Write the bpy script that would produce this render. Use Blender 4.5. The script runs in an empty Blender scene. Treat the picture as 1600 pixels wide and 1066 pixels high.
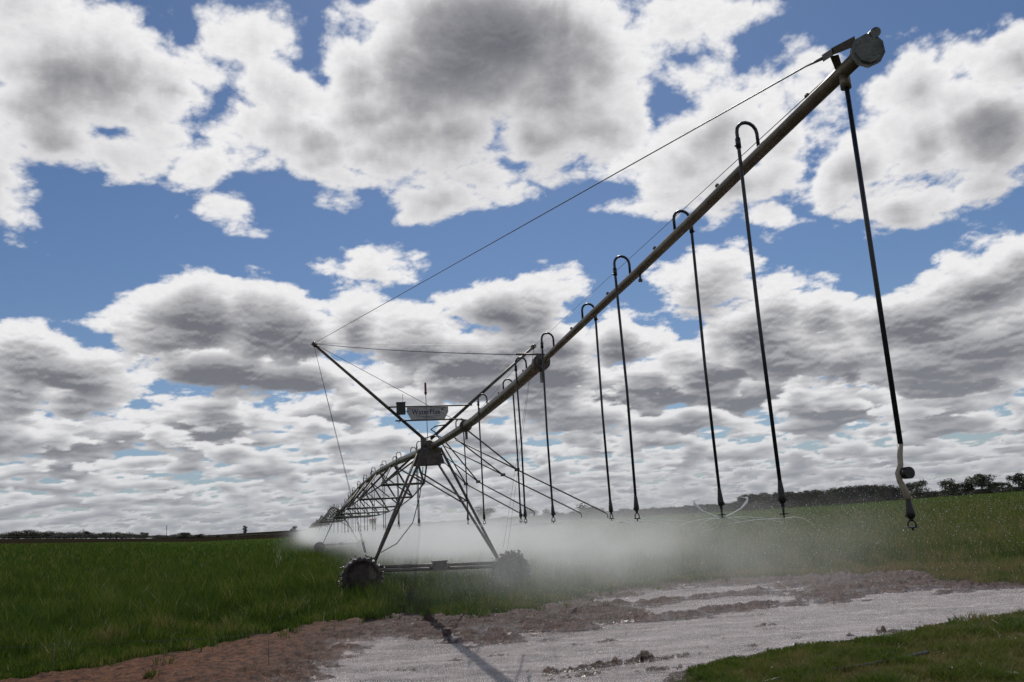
import bpy, math, random
import numpy as np
from mathutils import Vector, Matrix
R = math.radians
S = bpy.context.scene
COL = S.collection

# ------------------------------------------------------------------ camera
CAM_H = 1.9
F_PX, PITCH, ROLL = 1290.0, R(12.0), math.atan(0.06)
cam_d = bpy.data.cameras.new("camera"); cam = bpy.data.objects.new("camera", cam_d); COL.objects.link(cam)
cam_d.sensor_width = 36; cam_d.lens = 36 * F_PX / 1600
cam_d.clip_start = 0.05; cam_d.clip_end = 20000
fw = Vector((0, math.cos(PITCH), math.sin(PITCH))); up0 = Vector((0, -math.sin(PITCH), math.cos(PITCH))); rt0 = Vector((1, 0, 0))
cx = rt0 * math.cos(ROLL) - up0 * math.sin(ROLL); cy = up0 * math.cos(ROLL) + rt0 * math.sin(ROLL)
cam.matrix_world = Matrix.Translation((0, 0, CAM_H)) @ Matrix((cx, cy, -fw)).transposed().to_4x4()
S.camera = cam

# ------------------------------------------------------------------ render settings, exposure
S.view_settings.view_transform = 'Standard'; S.view_settings.look = 'None'
S.view_settings.exposure = 0.0; S.view_settings.gamma = 1.0
S.render.engine = 'CYCLES'
S.cycles.use_denoising = True
S.cycles.max_bounces = 6; S.cycles.volume_bounces = 1; S.cycles.transparent_max_bounces = 8
S.cycles.sample_clamp_indirect = 4.0

# ------------------------------------------------------------------ sun
SUN_EL, SUN_AZ = R(50.0), R(2.7)            # azimuth measured from +Y towards +X
sun_d = bpy.data.lights.new("sun", 'SUN'); sun = bpy.data.objects.new("sun", sun_d); COL.objects.link(sun)
sun_d.energy = 3.0; sun_d.angle = R(0.5); sun_d.color = (1.0, 0.95, 0.88)
sdir = Vector((math.sin(SUN_AZ) * math.cos(SUN_EL), math.cos(SUN_AZ) * math.cos(SUN_EL), math.sin(SUN_EL)))
sun.rotation_euler = sdir.to_track_quat('Z', 'Y').to_euler()


# ------------------------------------------------------------------ node helper
class NT:
    """tiny wrapper to write node graphs as expressions"""
    def __init__(s, nt): s.nt = nt
    def node(s, typ, **kw):
        n = s.nt.nodes.new(typ)
        for k, v in kw.items(): setattr(n, k, v)
        return n
    def link(s, a, b):
        if isinstance(a, Sk): s.nt.links.new(a.k, b)
        else: b.default_value = a
    def m(s, op, *a, clamp=False):
        n = s.node('ShaderNodeMath', operation=op); n.use_clamp = clamp
        for i, v in enumerate(a): s.link(v, n.inputs[i])
        return Sk(s, n.outputs[0])
    def ss(s, x, lo, hi):                       # smoothstep
        n = s.node('ShaderNodeMapRange', interpolation_type='SMOOTHSTEP')
        s.link(x, n.inputs['Value']); n.inputs['From Min'].default_value = lo; n.inputs['From Max'].default_value = hi
        return Sk(s, n.outputs[0])
    def xyz(s, x, y, z):
        n = s.node('ShaderNodeCombineXYZ')
        for i, v in enumerate((x, y, z)): s.link(v, n.inputs[i])
        return Sk(s, n.outputs[0])
    def noise(s, vec, scale, detail=2.0, rough=0.5, dist=0.0, out=0, dim='3D', lac=2.0):
        n = s.node('ShaderNodeTexNoise', noise_dimensions=dim)
        s.link(vec, n.inputs['Vector']); n.inputs['Scale'].default_value = scale
        n.inputs['Detail'].default_value = detail; n.inputs['Roughness'].default_value = rough
        n.inputs['Distortion'].default_value = dist; n.inputs['Lacunarity'].default_value = lac
        return Sk(s, n.outputs[out])
    def voro(s, vec, scale, detail=0.0, rough=0.5, smooth=0.3, feature='SMOOTH_F1', dim='3D'):
        n = s.node('ShaderNodeTexVoronoi', feature=feature, voronoi_dimensions=dim)
        s.link(vec, n.inputs['Vector']); n.inputs['Scale'].default_value = scale
        n.inputs['Detail'].default_value = detail; n.inputs['Roughness'].default_value = rough
        if feature == 'SMOOTH_F1': n.inputs['Smoothness'].default_value = smooth
        return Sk(s, n.outputs[0])
    def vm(s, op, a, b, scale=None):
        n = s.node('ShaderNodeVectorMath', operation=op)
        s.link(a, n.inputs[0])
        if b is not None: s.link(b, n.inputs[1])
        if scale is not None: s.link(scale, n.inputs['Scale'])
        return Sk(s, n.outputs['Value' if op in ('LENGTH', 'DOT_PRODUCT', 'DISTANCE') else 'Vector'])
    def mix(s, f, a, b):
        n = s.node('ShaderNodeMix', data_type='RGBA')
        s.link(f, n.inputs[0])
        for v, i in ((a, 6), (b, 7)):
            if isinstance(v, Sk): s.link(v, n.inputs[i])
            else: n.inputs[i].default_value = (*v, 1) if len(v) == 3 else v
        return Sk(s, n.outputs[2])
class Sk:
    def __init__(s, t, k): s.t = t; s.k = k
    def __add__(s, o): return s.t.m('ADD', s, o)
    __radd__ = __add__
    def __mul__(s, o): return s.t.m('MULTIPLY', s, o)
    __rmul__ = __mul__
    def __sub__(s, o): return s.t.m('SUBTRACT', s, o)
    def __rsub__(s, o): return s.t.m('SUBTRACT', o, s)
    def __truediv__(s, o): return s.t.m('DIVIDE', s, o)
    def __rtruediv__(s, o): return s.t.m('DIVIDE', o, s)

# ------------------------------------------------------------------ sky: clear-sky model (clouds follow as a dome)
SKY_STRENGTH = 0.056
CLOUD_GAIN = 1.0
world = bpy.data.worlds.new("World"); S.world = world; world.use_nodes = True
wt = world.node_tree; wt.nodes.clear(); W = NT(wt)
# ------------------------------------------------------------------ cumulus sky: thickness and light, worked out per direction
_rs = np.random.RandomState(5)
_perm = _rs.permutation(256); _perm = np.concatenate([_perm, _perm, _perm])
_ga = _rs.rand(256) * 2 * np.pi; _gx, _gy = np.cos(_ga).astype(np.float32), np.sin(_ga).astype(np.float32)
_jx, _jy = _rs.rand(256).astype(np.float32), _rs.rand(256).astype(np.float32)
def gnoise(x, y):
    """gradient noise, about -0.7..0.7"""
    xi = np.floor(x).astype(np.int32); yi = np.floor(y).astype(np.int32)
    fx = (x - xi).astype(np.float32); fy = (y - yi).astype(np.float32)
    xi &= 255; yi &= 255
    u = fx * fx * fx * (fx * (fx * 6 - 15) + 10); v = fy * fy * fy * (fy * (fy * 6 - 15) + 10)
    def g(dx, dy):
        h = _perm[_perm[xi + dx] + yi + dy]
        return _gx[h] * (fx - dx) + _gy[h] * (fy - dy)
    a = g(0, 0); b = g(1, 0); c = g(0, 1); d = g(1, 1)
    return (a + u * (b - a)) * (1 - v) + (c + u * (d - c)) * v
def fbm(x, y, octs, rough=0.5, billow=False):
    t = 0.0; amp = 1.0; tot = 0.0
    for i in range(octs):
        n = gnoise(x + 17.3 * i, y - 9.1 * i)
        if billow: n = np.abs(n) * 2.2 - 0.55
        t = t + n * amp; tot += amp; amp *= rough; x = x * 2.03; y = y * 2.03
    return t / tot
def worley(x, y):
    xi = np.floor(x).astype(np.int32); yi = np.floor(y).astype(np.int32)
    best = np.full(x.shape, 9.0, np.float32)
    for dx in (-1, 0, 1):
        for dy in (-1, 0, 1):
            h = _perm[_perm[(xi + dx) & 255] + ((yi + dy) & 255)]
            d = (xi + dx + _jx[h] - x) ** 2 + (yi + dy + _jy[h] - y) ** 2
            best = np.minimum(best, d.astype(np.float32))
    return best                                    # squared distance to the nearest seed
def puffs(x, y, octs=3, rough=0.5):
    t = 0.0; amp = 1.0; tot = 0.0
    for i in range(octs):
        t = t + amp * (1 - np.minimum(worley(x + 5.7 * i, y + 3.3 * i), 1.0) * 1.6); tot += amp; amp *= rough; x = x * 2.1; y = y * 2.1
    return t / tot                                 # about -0.6..1
def sstep(x, a, b):
    t = np.clip((x - a) / (b - a), 0, 1); return t * t * (3 - 2 * t)
# the sky's own clouds: azimuth, elevation, half width, half height in degrees; one list per depth, farthest first
CLOUD_ROWS = [
 [(10.9,8.2,3.8,1.7),(6.9,7.5,3.5,1.8),(15.9,7.1,3.7,1.5),(-12.6,7.6,2.6,1.4),(-20.0,7.1,3.2,1.6),(-23.8,6.7,2.3,1.0),(-30.2,6.1,4.2,1.3),(-7.3,9.2,3.1,1.2),(20.9,5.6,3.8,1.2),(26.4,5.0,3.1,1.2),],
 [(-20.1,10.9,4.5,1.7),(-15.5,10.2,3.8,1.5),(-31.7,9.5,2.0,2.1),(-27.2,9.2,2.2,1.4),(-2.0,9.1,3.6,1.5),(2.1,10.0,4.0,1.8),(4.1,6.8,3.1,1.3),(22.4,8.3,4.1,1.8),(14.0,9.2,3.3,1.5),(28.5,7.1,4.0,1.7),(-6.8,11.1,2.7,1.5),],
 [(-21.7,13.8,3.9,2.4),(-23.6,12.9,2.4,1.6),(-17.6,13.7,3.6,2.5),(-14.2,12.6,2.6,1.9),(-10.8,13.4,2.2,1.7),(-29.1,10.5,3.4,1.6),(-30.5,11.6,2.1,1.2),(-28.0,9.6,2.2,1.2),(-6.3,12.2,3.6,1.9),(-3.7,11.0,4.1,1.9),(0.1,13.9,3.9,2.0),(2.5,14.9,2.3,1.5),(2.7,11.5,3.6,1.5),(7.2,11.8,2.4,2.0),(14.5,13.9,2.0,1.9),(16.8,11.9,2.9,2.1),(20.9,11.8,2.4,1.4),(18.6,9.6,3.6,1.7),(22.5,8.9,2.3,1.4),(27.2,10.1,3.5,1.6),(30.3,11.9,2.7,1.9),(30.8,8.3,2.9,1.9),(26.9,7.9,3.1,1.4),(32.6,13.0,1.5,1.4),],
 [(-9.5,17.6,2.4,1.0),(-12.2,17.3,1.3,0.5),(18.3,18.3,0.7,0.4),(15.0,18.4,0.4,0.3),],
 [(-31.5,27.9,4.6,4.5),(-33.3,22.9,1.8,1.8),(-28.1,28.2,3.0,3.2),(-29.4,24.4,3.5,1.5),(-33.8,30.6,3.4,2.0),(-26.4,24.3,1.8,1.1),(-33.0,19.6,0.5,0.8),(-25.6,29.7,1.5,2.2),(-21.2,29.1,2.6,1.2),(-18.0,31.4,1.6,1.4),(-23.3,28.3,3.4,1.7),(-24.5,26.4,2.1,1.5),(-16.4,28.8,3.4,2.7),(-14.2,25.3,2.8,1.8),(-19.0,26.6,2.4,2.4),(-16.4,25.8,3.2,1.6),(-18.8,21.6,1.6,0.7),(-20.7,23.7,0.6,1.0),(-10.4,30.3,4.1,3.9),(-1.6,31.8,11.3,5.7),(-4.1,30.7,8.8,5.4),(3.1,29.6,7.2,4.7),(5.7,30.6,6.2,4.2),(-7.7,25.9,5.7,2.5),(-3.9,26.2,6.2,2.9),(-10.4,27.5,3.8,3.2),(1.4,25.8,4.8,2.5),(5.8,26.5,3.8,2.0),(9.2,31.4,4.1,1.7),(13.1,32.0,3.3,1.1),(17.7,31.8,3.1,0.9),(11.7,28.7,1.4,1.0),(-8.7,24.4,3.3,0.9),(-4.1,21.8,2.9,1.5),(-1.2,23.2,2.8,1.3),(-11.2,23.1,2.8,0.7),(-1.2,22.3,1.7,0.8),],
 [(15.9,25.0,4.0,2.8),(12.3,24.1,2.5,1.6),(18.6,25.5,1.9,1.6),(20.2,23.0,2.3,2.4),(21.3,25.8,1.9,1.5),(16.7,21.3,3.0,1.1),(12.2,20.7,1.3,0.5),(18.6,19.3,1.1,0.5),(35.4,24.7,3.3,2.7),(33.0,21.3,4.0,3.2),(28.5,20.6,2.7,3.0),(27.6,17.4,3.1,1.8),(24.7,19.9,2.3,1.9),(32.7,17.6,3.0,1.6),(32.9,26.6,1.8,1.4),(29.4,23.8,1.8,2.2),],
]
def rho_f(el): return np.exp(-el) * (el + 0.04) ** -0.35
def flat_f(el): return 1 + 0.35 / (el + 0.04)
def cloud_D(az, el, blobs, seed=0.0, band=None, freq=5.5, cover=0.05):
    e = np.maximum(el, 0.0); rho = rho_f(e); fl = flat_f(e)
    qx, qy = np.sin(az) * rho + seed, np.cos(az) * rho - seed
    wx = fbm(qx * 3.5 + 3, qy * 3.5, 4, 0.55); wy = fbm(qx * 3.5 + 40, qy * 3.5 + 9, 4, 0.55)
    ax = az + wx * 0.07 / rho; ey = e + wy * 0.07 / fl / rho
    f = np.full(az.shape, -1.0, np.float32)
    for a0, e0, rx, ry in blobs:
        flatbase = 1.5 if e0 < 20 else 1.0          # a cumulus is flatter below than above
        a0, e0, rx, ry = (math.radians(v) for v in (a0, e0, rx, ry))
        rm = min(rx, ry * float(flat_f(e0))) * float(rho_f(e0))
        dx, dy = (ax - a0) / rx, (ey - e0) / ry
        dy = np.where(dy < 0, dy * flatbase, dy)
        f = np.maximum(f, rm * (1 - np.sqrt(dx * dx + dy * dy)))
    f = np.minimum(f * 1.35, 0.30) - (0.0 if not blobs or blobs[0][1] < 15 else 0.012)
    if band is not None:
        lo, hi = (math.radians(v) for v in band)
        m = sstep(e, lo * 0.75 - 0.002, lo) * (1 - sstep(e, hi, hi * 1.35))
        f = np.maximum(f, (fbm(qx * freq + 7, qy * freq, 3, 0.55) + cover) * 0.33 + (m - 1) * 0.6)
    px, py = qx + wx * 0.03, qy + wy * 0.03
    inner = 1 - 0.55 * sstep(f, 0.03, 0.16) * sstep(e, 0.2, 0.4)
    lw = 1 - sstep(e, 0.16, 0.36)                  # lower clouds are seen side-on and look rounder
    return f + fbm(px * 7, py * 7, 8, 0.58) * (0.15 - 0.05 * lw) * inner + (puffs(px * 8, py * 8, 6, 0.60) - 0.30) * (0.085 + 0.045 * lw) * inner
DARK = np.array([0.150, 0.152, 0.175]); BRIGHT = np.array([0.86, 0.855, 0.865]); VEIL = np.array([0.35, 0.37, 0.405])
def shade_layer(D, E_, st, A_az):
    """alpha and colour of one depth of cloud; light falls from above, so thickness is gathered on the way up"""
    e = np.maximum(E_, 0.0); rho = rho_f(e); fl = flat_f(e)
    T = np.clip(D, 0, 0.35)
    low = (1 - sstep(e, math.radians(8), math.radians(22))).astype(np.float32)
    occ = np.zeros_like(D); acc = np.zeros(D.shape[1], np.float32)
    for r in range(D.shape[0] - 1, -1, -1):
        k = np.exp(-st * fl[r] * rho[r] / (0.10 - 0.045 * low[r]))
        acc = acc * k + T[r] * (1 - k)
        occ[r] = acc
    for _ in range(2): occ[:, 2:-2] = (occ[:, :-4] + occ[:, 1:-3] + occ[:, 2:-2] + occ[:, 3:-1] + occ[:, 4:]) / 5
    sh = T.copy(); sh[:-3] = T[3:]
    rel = np.clip((T - sh) / (3 * st * fl * rho), -1.5, 1.5) * (T > 0)
    sh2 = T.copy(); sh2[:-14] = T[14:]
    rel2 = np.clip((T - sh2) / (14 * st * fl * rho), -1.0, 1.0) * (T > 0)
    Th = np.clip(T - 0.02 - 0.01 * (1 - low), 0, 1); broad = fbm(np.sin(A_az) * rho * 2.6 + 5, np.cos(A_az) * rho * 2.6, 4, 0.5)
    tau = Th * (6.0 - 2.5 * low) * (1 + 1.3 * broad) + 38.0 * (1 - low) * Th * Th + np.clip(occ - 0.012, 0, 1) * (5.0 + 7.5 * low)
    lit = np.exp(-tau * 1.25); lit = lit * 0.75 + 0.25 * sstep(lit, 0.12, 0.80)
    lit = np.clip(lit + rel * (0.05 + 0.13 * low) * np.clip(T * 12, 0, 1) * (0.4 + 0.6 * lit) + rel2 * 0.26 * low * (0.35 + lit) - 0.03 * (1 - low) * np.clip(T * 9, 0, 1), 0, 1)
    dark = DARK + (np.array([0.26, 0.27, 0.30]) - DARK) * np.exp(-e / math.radians(6.0))[..., None]   # far bases are veiled by air
    return sstep(D, -0.008, 0.026) ** 0.85, dark + (BRIGHT - dark) * lit[..., None]
def dome_grid(st=math.radians(0.07)):

    front = np.arange(-math.radians(42), math.radians(42) + 1e-6, st)
    back = np.linspace(math.radians(42), math.pi * 2 - math.radians(42), 220)[1:-1]
    azs = np.concatenate([front, back])
    azs = np.concatenate([azs, [azs[0] + 2 * math.pi]])
    els = np.arange(math.radians(-1.5), math.radians(42), st)
    A, E_ = np.meshgrid(azs.astype(np.float32), els.astype(np.float32))
    Aw = np.where(A > math.pi, A - 2 * math.pi, A).astype(np.float32)
    e = np.maximum(E_, 0.0)
    alpha = np.zeros_like(E_, dtype=np.float64); col = np.zeros(E_.shape + (3,))
    rows = [dict(blobs=[], seed=3.0, band=(0.0, 2.6), freq=11.0, cover=0.05), dict(blobs=[], seed=11.0, band=(0.0, 4.5), freq=9.5, cover=-0.02),
            dict(blobs=CLOUD_ROWS[0], seed=0.0, band=(2.5, 7.5), freq=8.0, cover=-0.05), dict(blobs=CLOUD_ROWS[1], seed=23.0, band=(4.5, 9.0), freq=7.0, cover=-0.10),
            dict(blobs=CLOUD_ROWS[2], seed=31.0), dict(blobs=CLOUD_ROWS[3], seed=5.0), dict(blobs=CLOUD_ROWS[4], seed=0.0), dict(blobs=CLOUD_ROWS[5], seed=47.0)]
    behind = sstep(np.abs(Aw), math.radians(41), math.radians(50))
    for row in rows:
        D = cloud_D(Aw, E_, **row)
        if row['seed'] == 47.0:                     # the rest of the sky, behind the viewer
            rho = rho_f(e)
            D = np.maximum(D, (fbm(np.sin(Aw) * rho * 1.8 + 9, np.cos(Aw) * rho * 1.8, 6, 0.5) + 0.06) * 0.5 + (behind - 1) * 0.6)
        a, c = shade_layer(D, E_, st, Aw)
        a = a[..., None]; al = alpha[..., None]
        out = a + al * (1 - a)
        col = (c * a + col * al * (1 - a)) / np.maximum(out, 1e-5)
        alpha = out[..., 0]
    veil = np.exp(-e / math.radians(4.5))
    col = col + (VEIL - col) * (veil * 0.65)[..., None]
    a2 = alpha + (1 - alpha) * veil * 0.6
    col = (col * alpha[..., None] + VEIL * ((1 - alpha) * veil * 0.6)[..., None]) / np.maximum(a2, 1e-4)[..., None]
    return A, E_, None, a2, col

sky = W.node('ShaderNodeTexSky', sky_type='NISHITA'); sky.sun_disc = False
sky.sun_elevation = SUN_EL; sky.sun_rotation = SUN_AZ; sky.air_density = 1.0; sky.dust_density = 0.3; sky.ozone_density = 3.0
bg = W.node('ShaderNodeBackground'); W.link(W.vm('MULTIPLY', Sk(W, sky.outputs[0]), (0.85, 0.97, 1.13)), bg.inputs[0]); bg.inputs[1].default_value = SKY_STRENGTH
wo = W.node('ShaderNodeOutputWorld'); wt.links.new(bg.outputs[0], wo.inputs[0])

# ------------------------------------------------------------------ tagging and mesh helpers
def tag(o, label=None, cat=None, group=None, kind=None):
    if label: o['label'] = label
    if cat: o['category'] = cat
    if group: o['group'] = group
    if kind: o['kind'] = kind
    return o
def obj(name, me, mats=None, parent=None):
    if mats is not None:
        for m in (mats if isinstance(mats, (list, tuple)) else [mats]): me.materials.append(m)
    o = bpy.data.objects.new(name, me); COL.objects.link(o)
    if parent is not None: o.parent = parent
    return o
def empty(name, loc=(0, 0, 0)):
    o = bpy.data.objects.new(name, None); COL.objects.link(o); o.location = loc; return o
def np_mesh(name, V, quads=None, tris=None, smooth=False):
    me = bpy.data.meshes.new(name)
    nq = 0 if quads is None else len(quads); nt_ = 0 if tris is None else len(tris)
    me.vertices.add(len(V)); me.vertices.foreach_set('co', np.asarray(V, np.float32).ravel())
    loops = []
    if nq: loops.append(np.asarray(quads, np.int32).ravel())
    if nt_: loops.append(np.asarray(tris, np.int32).ravel())
    loops = np.concatenate(loops)
    me.loops.add(len(loops)); me.loops.foreach_set('vertex_index', loops)
    me.polygons.add(nq + nt_)
    starts = np.concatenate([np.arange(nq) * 4, nq * 4 + np.arange(nt_) * 3]).astype(np.int32)
    me.polygons.foreach_set('loop_start', starts)
    if smooth: me.polygons.foreach_set('use_smooth', np.ones(nq + nt_, bool))
    me.update(calc_edges=True); return me
def attr(me, name, vals, typ='FLOAT'):
    a = me.attributes.new(name, typ, 'POINT')
    a.data.foreach_set('value' if typ == 'FLOAT' else 'color', np.asarray(vals, np.float32).ravel())
def material(name):
    m = bpy.data.materials.new(name); m.use_nodes = True; nt = m.node_tree; nt.nodes.clear()
    t = NT(nt); out = t.node('ShaderNodeOutputMaterial'); return m, t, out
def principled(t, out, color, rough=0.6, **kw):
    b = t.node('ShaderNodeBsdfPrincipled')
    if isinstance(color, Sk): t.link(color, b.inputs['Base Color'])
    else: b.inputs['Base Color'].default_value = (*color, 1)
    t.link(rough, b.inputs['Roughness'])
    for k, v in kw.items(): t.link(v, b.inputs[k.replace('_', ' ')])
    t.nt.links.new(b.outputs[0], out.inputs[0]); return b
def simple(name, c1, c2=None, rough=0.6, scale=6.0, bump=0.0, **kw):
    """paint or metal with uneven tone"""
    m, t, out = material(name)
    pos = Sk(t, t.node('ShaderNodeTexCoord').outputs['Object'])
    n = t.noise(pos, scale, 6.0, 0.65)
    col = t.mix(t.ss(n, 0.35, 0.65), c1, c2 or tuple(v * 0.6 for v in c1))
    b = principled(t, out, col, rough, **kw)
    if bump:
        bp = t.node('ShaderNodeBump'); bp.inputs['Strength'].default_value = bump; bp.inputs['Distance'].default_value = 0.01
        t.link(t.noise(pos, scale * 6, 4.0, 0.6), bp.inputs['Height']); t.nt.links.new(bp.outputs[0], b.inputs['Normal'])
    return m

# ------------------------------------------------------------------ sky dome carrying the clouds (open above 42 degrees)
DOME_R = 9500.0
A_, E_, _, al_, col_ = dome_grid(math.radians(0.07))
nr, nc = A_.shape
Vd = np.stack([np.sin(A_) * np.cos(E_), np.cos(A_) * np.cos(E_), np.sin(E_)], -1).reshape(-1, 3) * DOME_R
idx = np.arange(nr * nc).reshape(nr, nc)
qd = np.stack([idx[:-1, :-1], idx[:-1, 1:], idx[1:, 1:], idx[1:, :-1]], -1).reshape(-1, 4)
me = np_mesh("sky", Vd, qd, smooth=True)
attr(me, 'cloud', np.concatenate([col_, al_[..., None]], -1).reshape(-1, 4), 'FLOAT_COLOR')
m, t, out = material("cloudy_sky")
an = t.node('ShaderNodeAttribute', attribute_name='cloud')
gd = Sk(t, t.node('ShaderNodeTexCoord').outputs['Object'])
dn = t.noise(t.vm('MULTIPLY', gd, (1 / DOME_R, 1 / DOME_R, 1.6 / DOME_R)), 110.0, 5.0, 0.75)
em = t.node('ShaderNodeEmission'); t.link(t.vm('SCALE', Sk(t, an.outputs['Color']), None, scale=(dn - 0.5) * 0.22 + CLOUD_GAIN), em.inputs[0])
tr = t.node('ShaderNodeBsdfTransparent'); mx = t.node('ShaderNodeMixShader')
aa = Sk(t, an.outputs['Alpha']); edge = aa * (1.0 - aa) * 4.0
t.link(t.m('ADD', aa, edge * (dn - 0.5) * 0.6, clamp=True), mx.inputs[0])
t.nt.links.new(tr.outputs[0], mx.inputs[1]); t.nt.links.new(em.outputs[0], mx.inputs[2]); t.nt.links.new(mx.outputs[0], out.inputs[0])
m.cycles.emission_sampling = 'NONE'
tag(obj("sky", me, m), kind='structure')

# ------------------------------------------------------------------ where the photograph's features lie on the ground
def ray(px, py):
    x, y = px - 800.0, 533.0 - py
    c, s = math.cos(ROLL), math.sin(ROLL)
    a, b = c * x + s * y, -s * x + c * y
    return np.array([a, F_PX * math.cos(PITCH) - b * math.sin(PITCH), b * math.cos(PITCH) + F_PX * math.sin(PITCH)])
def gpt(px, py, z=0.0):
    r = ray(px, py); k = (z - CAM_H) / r[2]; return (r[0] * k, r[1] * k)
FAR_AZ = np.radians([-180, -90, -45, -31.8, -25, -21.4, -14.5, 11.8, 20.5, 27, 32.5, 60, 90, 180])
FAR_Z = np.array([0, 1, 3.2, 2.8, 1.0, -0.3, -0.9, -1.5, -1.2, -0.3, 0.35, 1.0, 1.0, 0])
RISE = np.array([0, 1.5, 3.2, 2.9, 1.5, 0.9, 0.25, 0, 0, 0, 0, 0, 0, 0])
def terrain_far(x, y):
    r = np.hypot(x, y); az = np.arctan2(x, y)
    return np.interp(az, FAR_AZ, FAR_Z) * (1 - np.exp(-np.maximum(r - 25, 0) / 90.0)) + np.interp(az, FAR_AZ, RISE) * sstep(r, 290, 450)
MUD = np.array([gpt(*p) for p in [(-250, 1110), (0, 1063), (130, 1047), (330, 1010), (420, 990), (500, 973), (640, 961), (760, 962), (850, 948), (900, 935), (960, 922), (1040, 912), (1150, 903), (1300, 897), (1440, 892), (1475, 905), (1600, 911), (1900, 893), (2300, 860), (2300, 885), (1900, 930), (1600, 958), (1500, 970), (1400, 990), (1240, 1012), (1115, 1035), (1035, 1060), (970, 1110), (860, 1250), (-250, 1250)]])
WET = np.array([gpt(*p) for p in [(440, 1130), (490, 1060), (545, 1015), (610, 992), (690, 1000), (770, 1003), (850, 990), (980, 972), (1150, 955), (1300, 938), (1420, 925), (1600, 914), (1900, 896), (1900, 925), (1600, 953), (1480, 970), (1380, 988), (1220, 1010), (1095, 1033), (1015, 1062), (950, 1130)]])
WET2 = np.array([gpt(*p) for p in [(960, 934), (1010, 922), (1100, 914), (1190, 909), (1210, 913), (1130, 922), (1050, 930)]])
WET3 = np.array([gpt(*p) for p in [(1345, 930), (1380, 921), (1425, 921), (1420, 928), (1390, 932)]])
WET4 = np.array([gpt(*p) for p in [(1010, 948), (1080, 935), (1180, 928), (1240, 926), (1230, 932), (1120, 944), (1040, 952)]])
def sdist(x, y, poly):
    """signed distance to a polygon, positive inside"""
    d2 = np.full(x.shape, 1e9); ins = np.zeros(x.shape, bool)
    for (x0, y0), (x1, y1) in zip(poly, np.roll(poly, -1, 0)):
        ex, ey = x1 - x0, y1 - y0
        tt = np.clip(((x - x0) * ex + (y - y0) * ey) / (ex * ex + ey * ey + 1e-9), 0, 1)
        d2 = np.minimum(d2, (x - x0 - tt * ex) ** 2 + (y - y0 - tt * ey) ** 2)
        c = ((y0 > y) != (y1 > y)) & (x < (x1 - x0) * (y - y0) / (y1 - y0 + 1e-12) + x0)
        ins ^= c
    d = np.sqrt(d2); return np.where(ins, d, -d)
TRACK = np.array([gpt(*p) for p in [(372, 985), (374, 945), (388, 905), (438, 893), (441, 870), (439, 855), (433, 842), (432, 848), (428, 870), (425, 888), (366, 905), (358, 950)]])
WATER_Z = -0.07
def ground_masks(x, y, full=False):
    r = np.hypot(x, y)
    n1 = fbm(x * 0.9, y * 0.9, 4, 0.55); n2 = fbm(x * 2.7 + 9, y * 2.7, 4, 0.6)
    near = r < 60
    mud = np.full(x.shape, -9.0); wet = np.full(x.shape, -9.0)
    xs, ys = x[near], y[near]
    mud[near] = sdist(xs, ys, MUD)
    w = np.maximum.reduce([sdist(xs, ys, WET), sdist(xs, ys, WET2) * 1.6, sdist(xs, ys, WET3) * 2, sdist(xs, ys, WET4) * 1.6]); wet[near] = w
    mudm = sstep(mud + n1 * 0.7 + n2 * 0.4, -0.15, 0.25)
    wetm = sstep(wet + n1 * 0.9 + n2 * 0.6, -0.5, 0.5)
    return (r, n1, n2, mud, mudm, wetm) + ((wet,) if full else ())
def ground_z(x, y):
    r, n1, n2, mud, mudm, wetm, wet = ground_masks(x, y, True)
    n3 = fbm(x * 7, y * 7, 4, 0.6)
    z = terrain_far(x, y) + np.where(r < 60, n1 * 0.05, 0.0)
    rough = n3 * 0.10 + n2 * 0.09 + (puffs(x * 4.5, y * 4.5, 2, 0.5) - 0.35) * 0.05
    dry = sstep(x, -3.0, -5.0)
    clod = np.maximum(puffs(x * 3.2, y * 3.2, 3, 0.6) - 0.25, -0.1) * sstep(fbm(x * 0.8 + 3, y * 1.6, 3, 0.5), -0.15, 0.15)
    soak = sstep(wet + 2.6 * n1 + 1.6 * n2, -3.2, -0.3) * (1 - dry)      # ground near the puddle lies barely above the water
    n4 = fbm(x * 15 + 3, y * 9, 3, 0.6)
    zm = -0.02 - 0.066 * soak + rough * (0.50 - 0.25 * dry) + n4 * 0.045 + clod * 0.15 * (1 - 0.75 * dry) + 0.03 * dry
    zw = WATER_Z - 0.045 + n2 * 0.045 + n3 * 0.035
    zw = zw + np.clip((n3 - 0.20) * 0.5, 0, 0.045) * sstep(n2, -0.1, 0.25)         # scattered clods
    # wheel ruts running along the track leave ridges of clods
    for (ax_, ay_), (bx_, by_), hh in RIDGES:
        ex, ey = bx_ - ax_, by_ - ay_; L2 = ex * ex + ey * ey
        tt = np.clip(((x - ax_) * ex + (y - ay_) * ey) / L2, 0, 1)
        d = np.hypot(x - ax_ - tt * ex, y - ay_ - tt * ey)
        zw = zw + np.exp(-(d / 0.10) ** 2) * (hh + 0.10 * np.clip(n3 + n2, -0.3, 0.25)) * sstep(n3 + 0.15, -0.1, 0.1)
    zz = zm * (1 - wetm) + zw * wetm
    z = z * (1 - mudm) + zz * mudm
    return z, mudm, wetm
RIDGES = [(gpt(845, 1046), gpt(1010, 1024), 0.09), (gpt(1015, 1024), gpt(1095, 1012), 0.05), (gpt(1000, 1039), gpt(1060, 1035), 0.07), (gpt(1175, 1001), gpt(1205, 998), 0.05), (gpt(1180, 972), gpt(1212, 969), 0.06), (gpt(700, 1025), gpt(780, 1016), 0.04), (gpt(1330, 985), gpt(1400, 978), 0.05), (gpt(620, 1040), gpt(700, 1035), 0.03), (gpt(900, 1000), gpt(960, 993), 0.05), (gpt(860, 1052), gpt(940, 1043), 0.05), (gpt(1240, 990), gpt(1275, 986), 0.04)]

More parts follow.
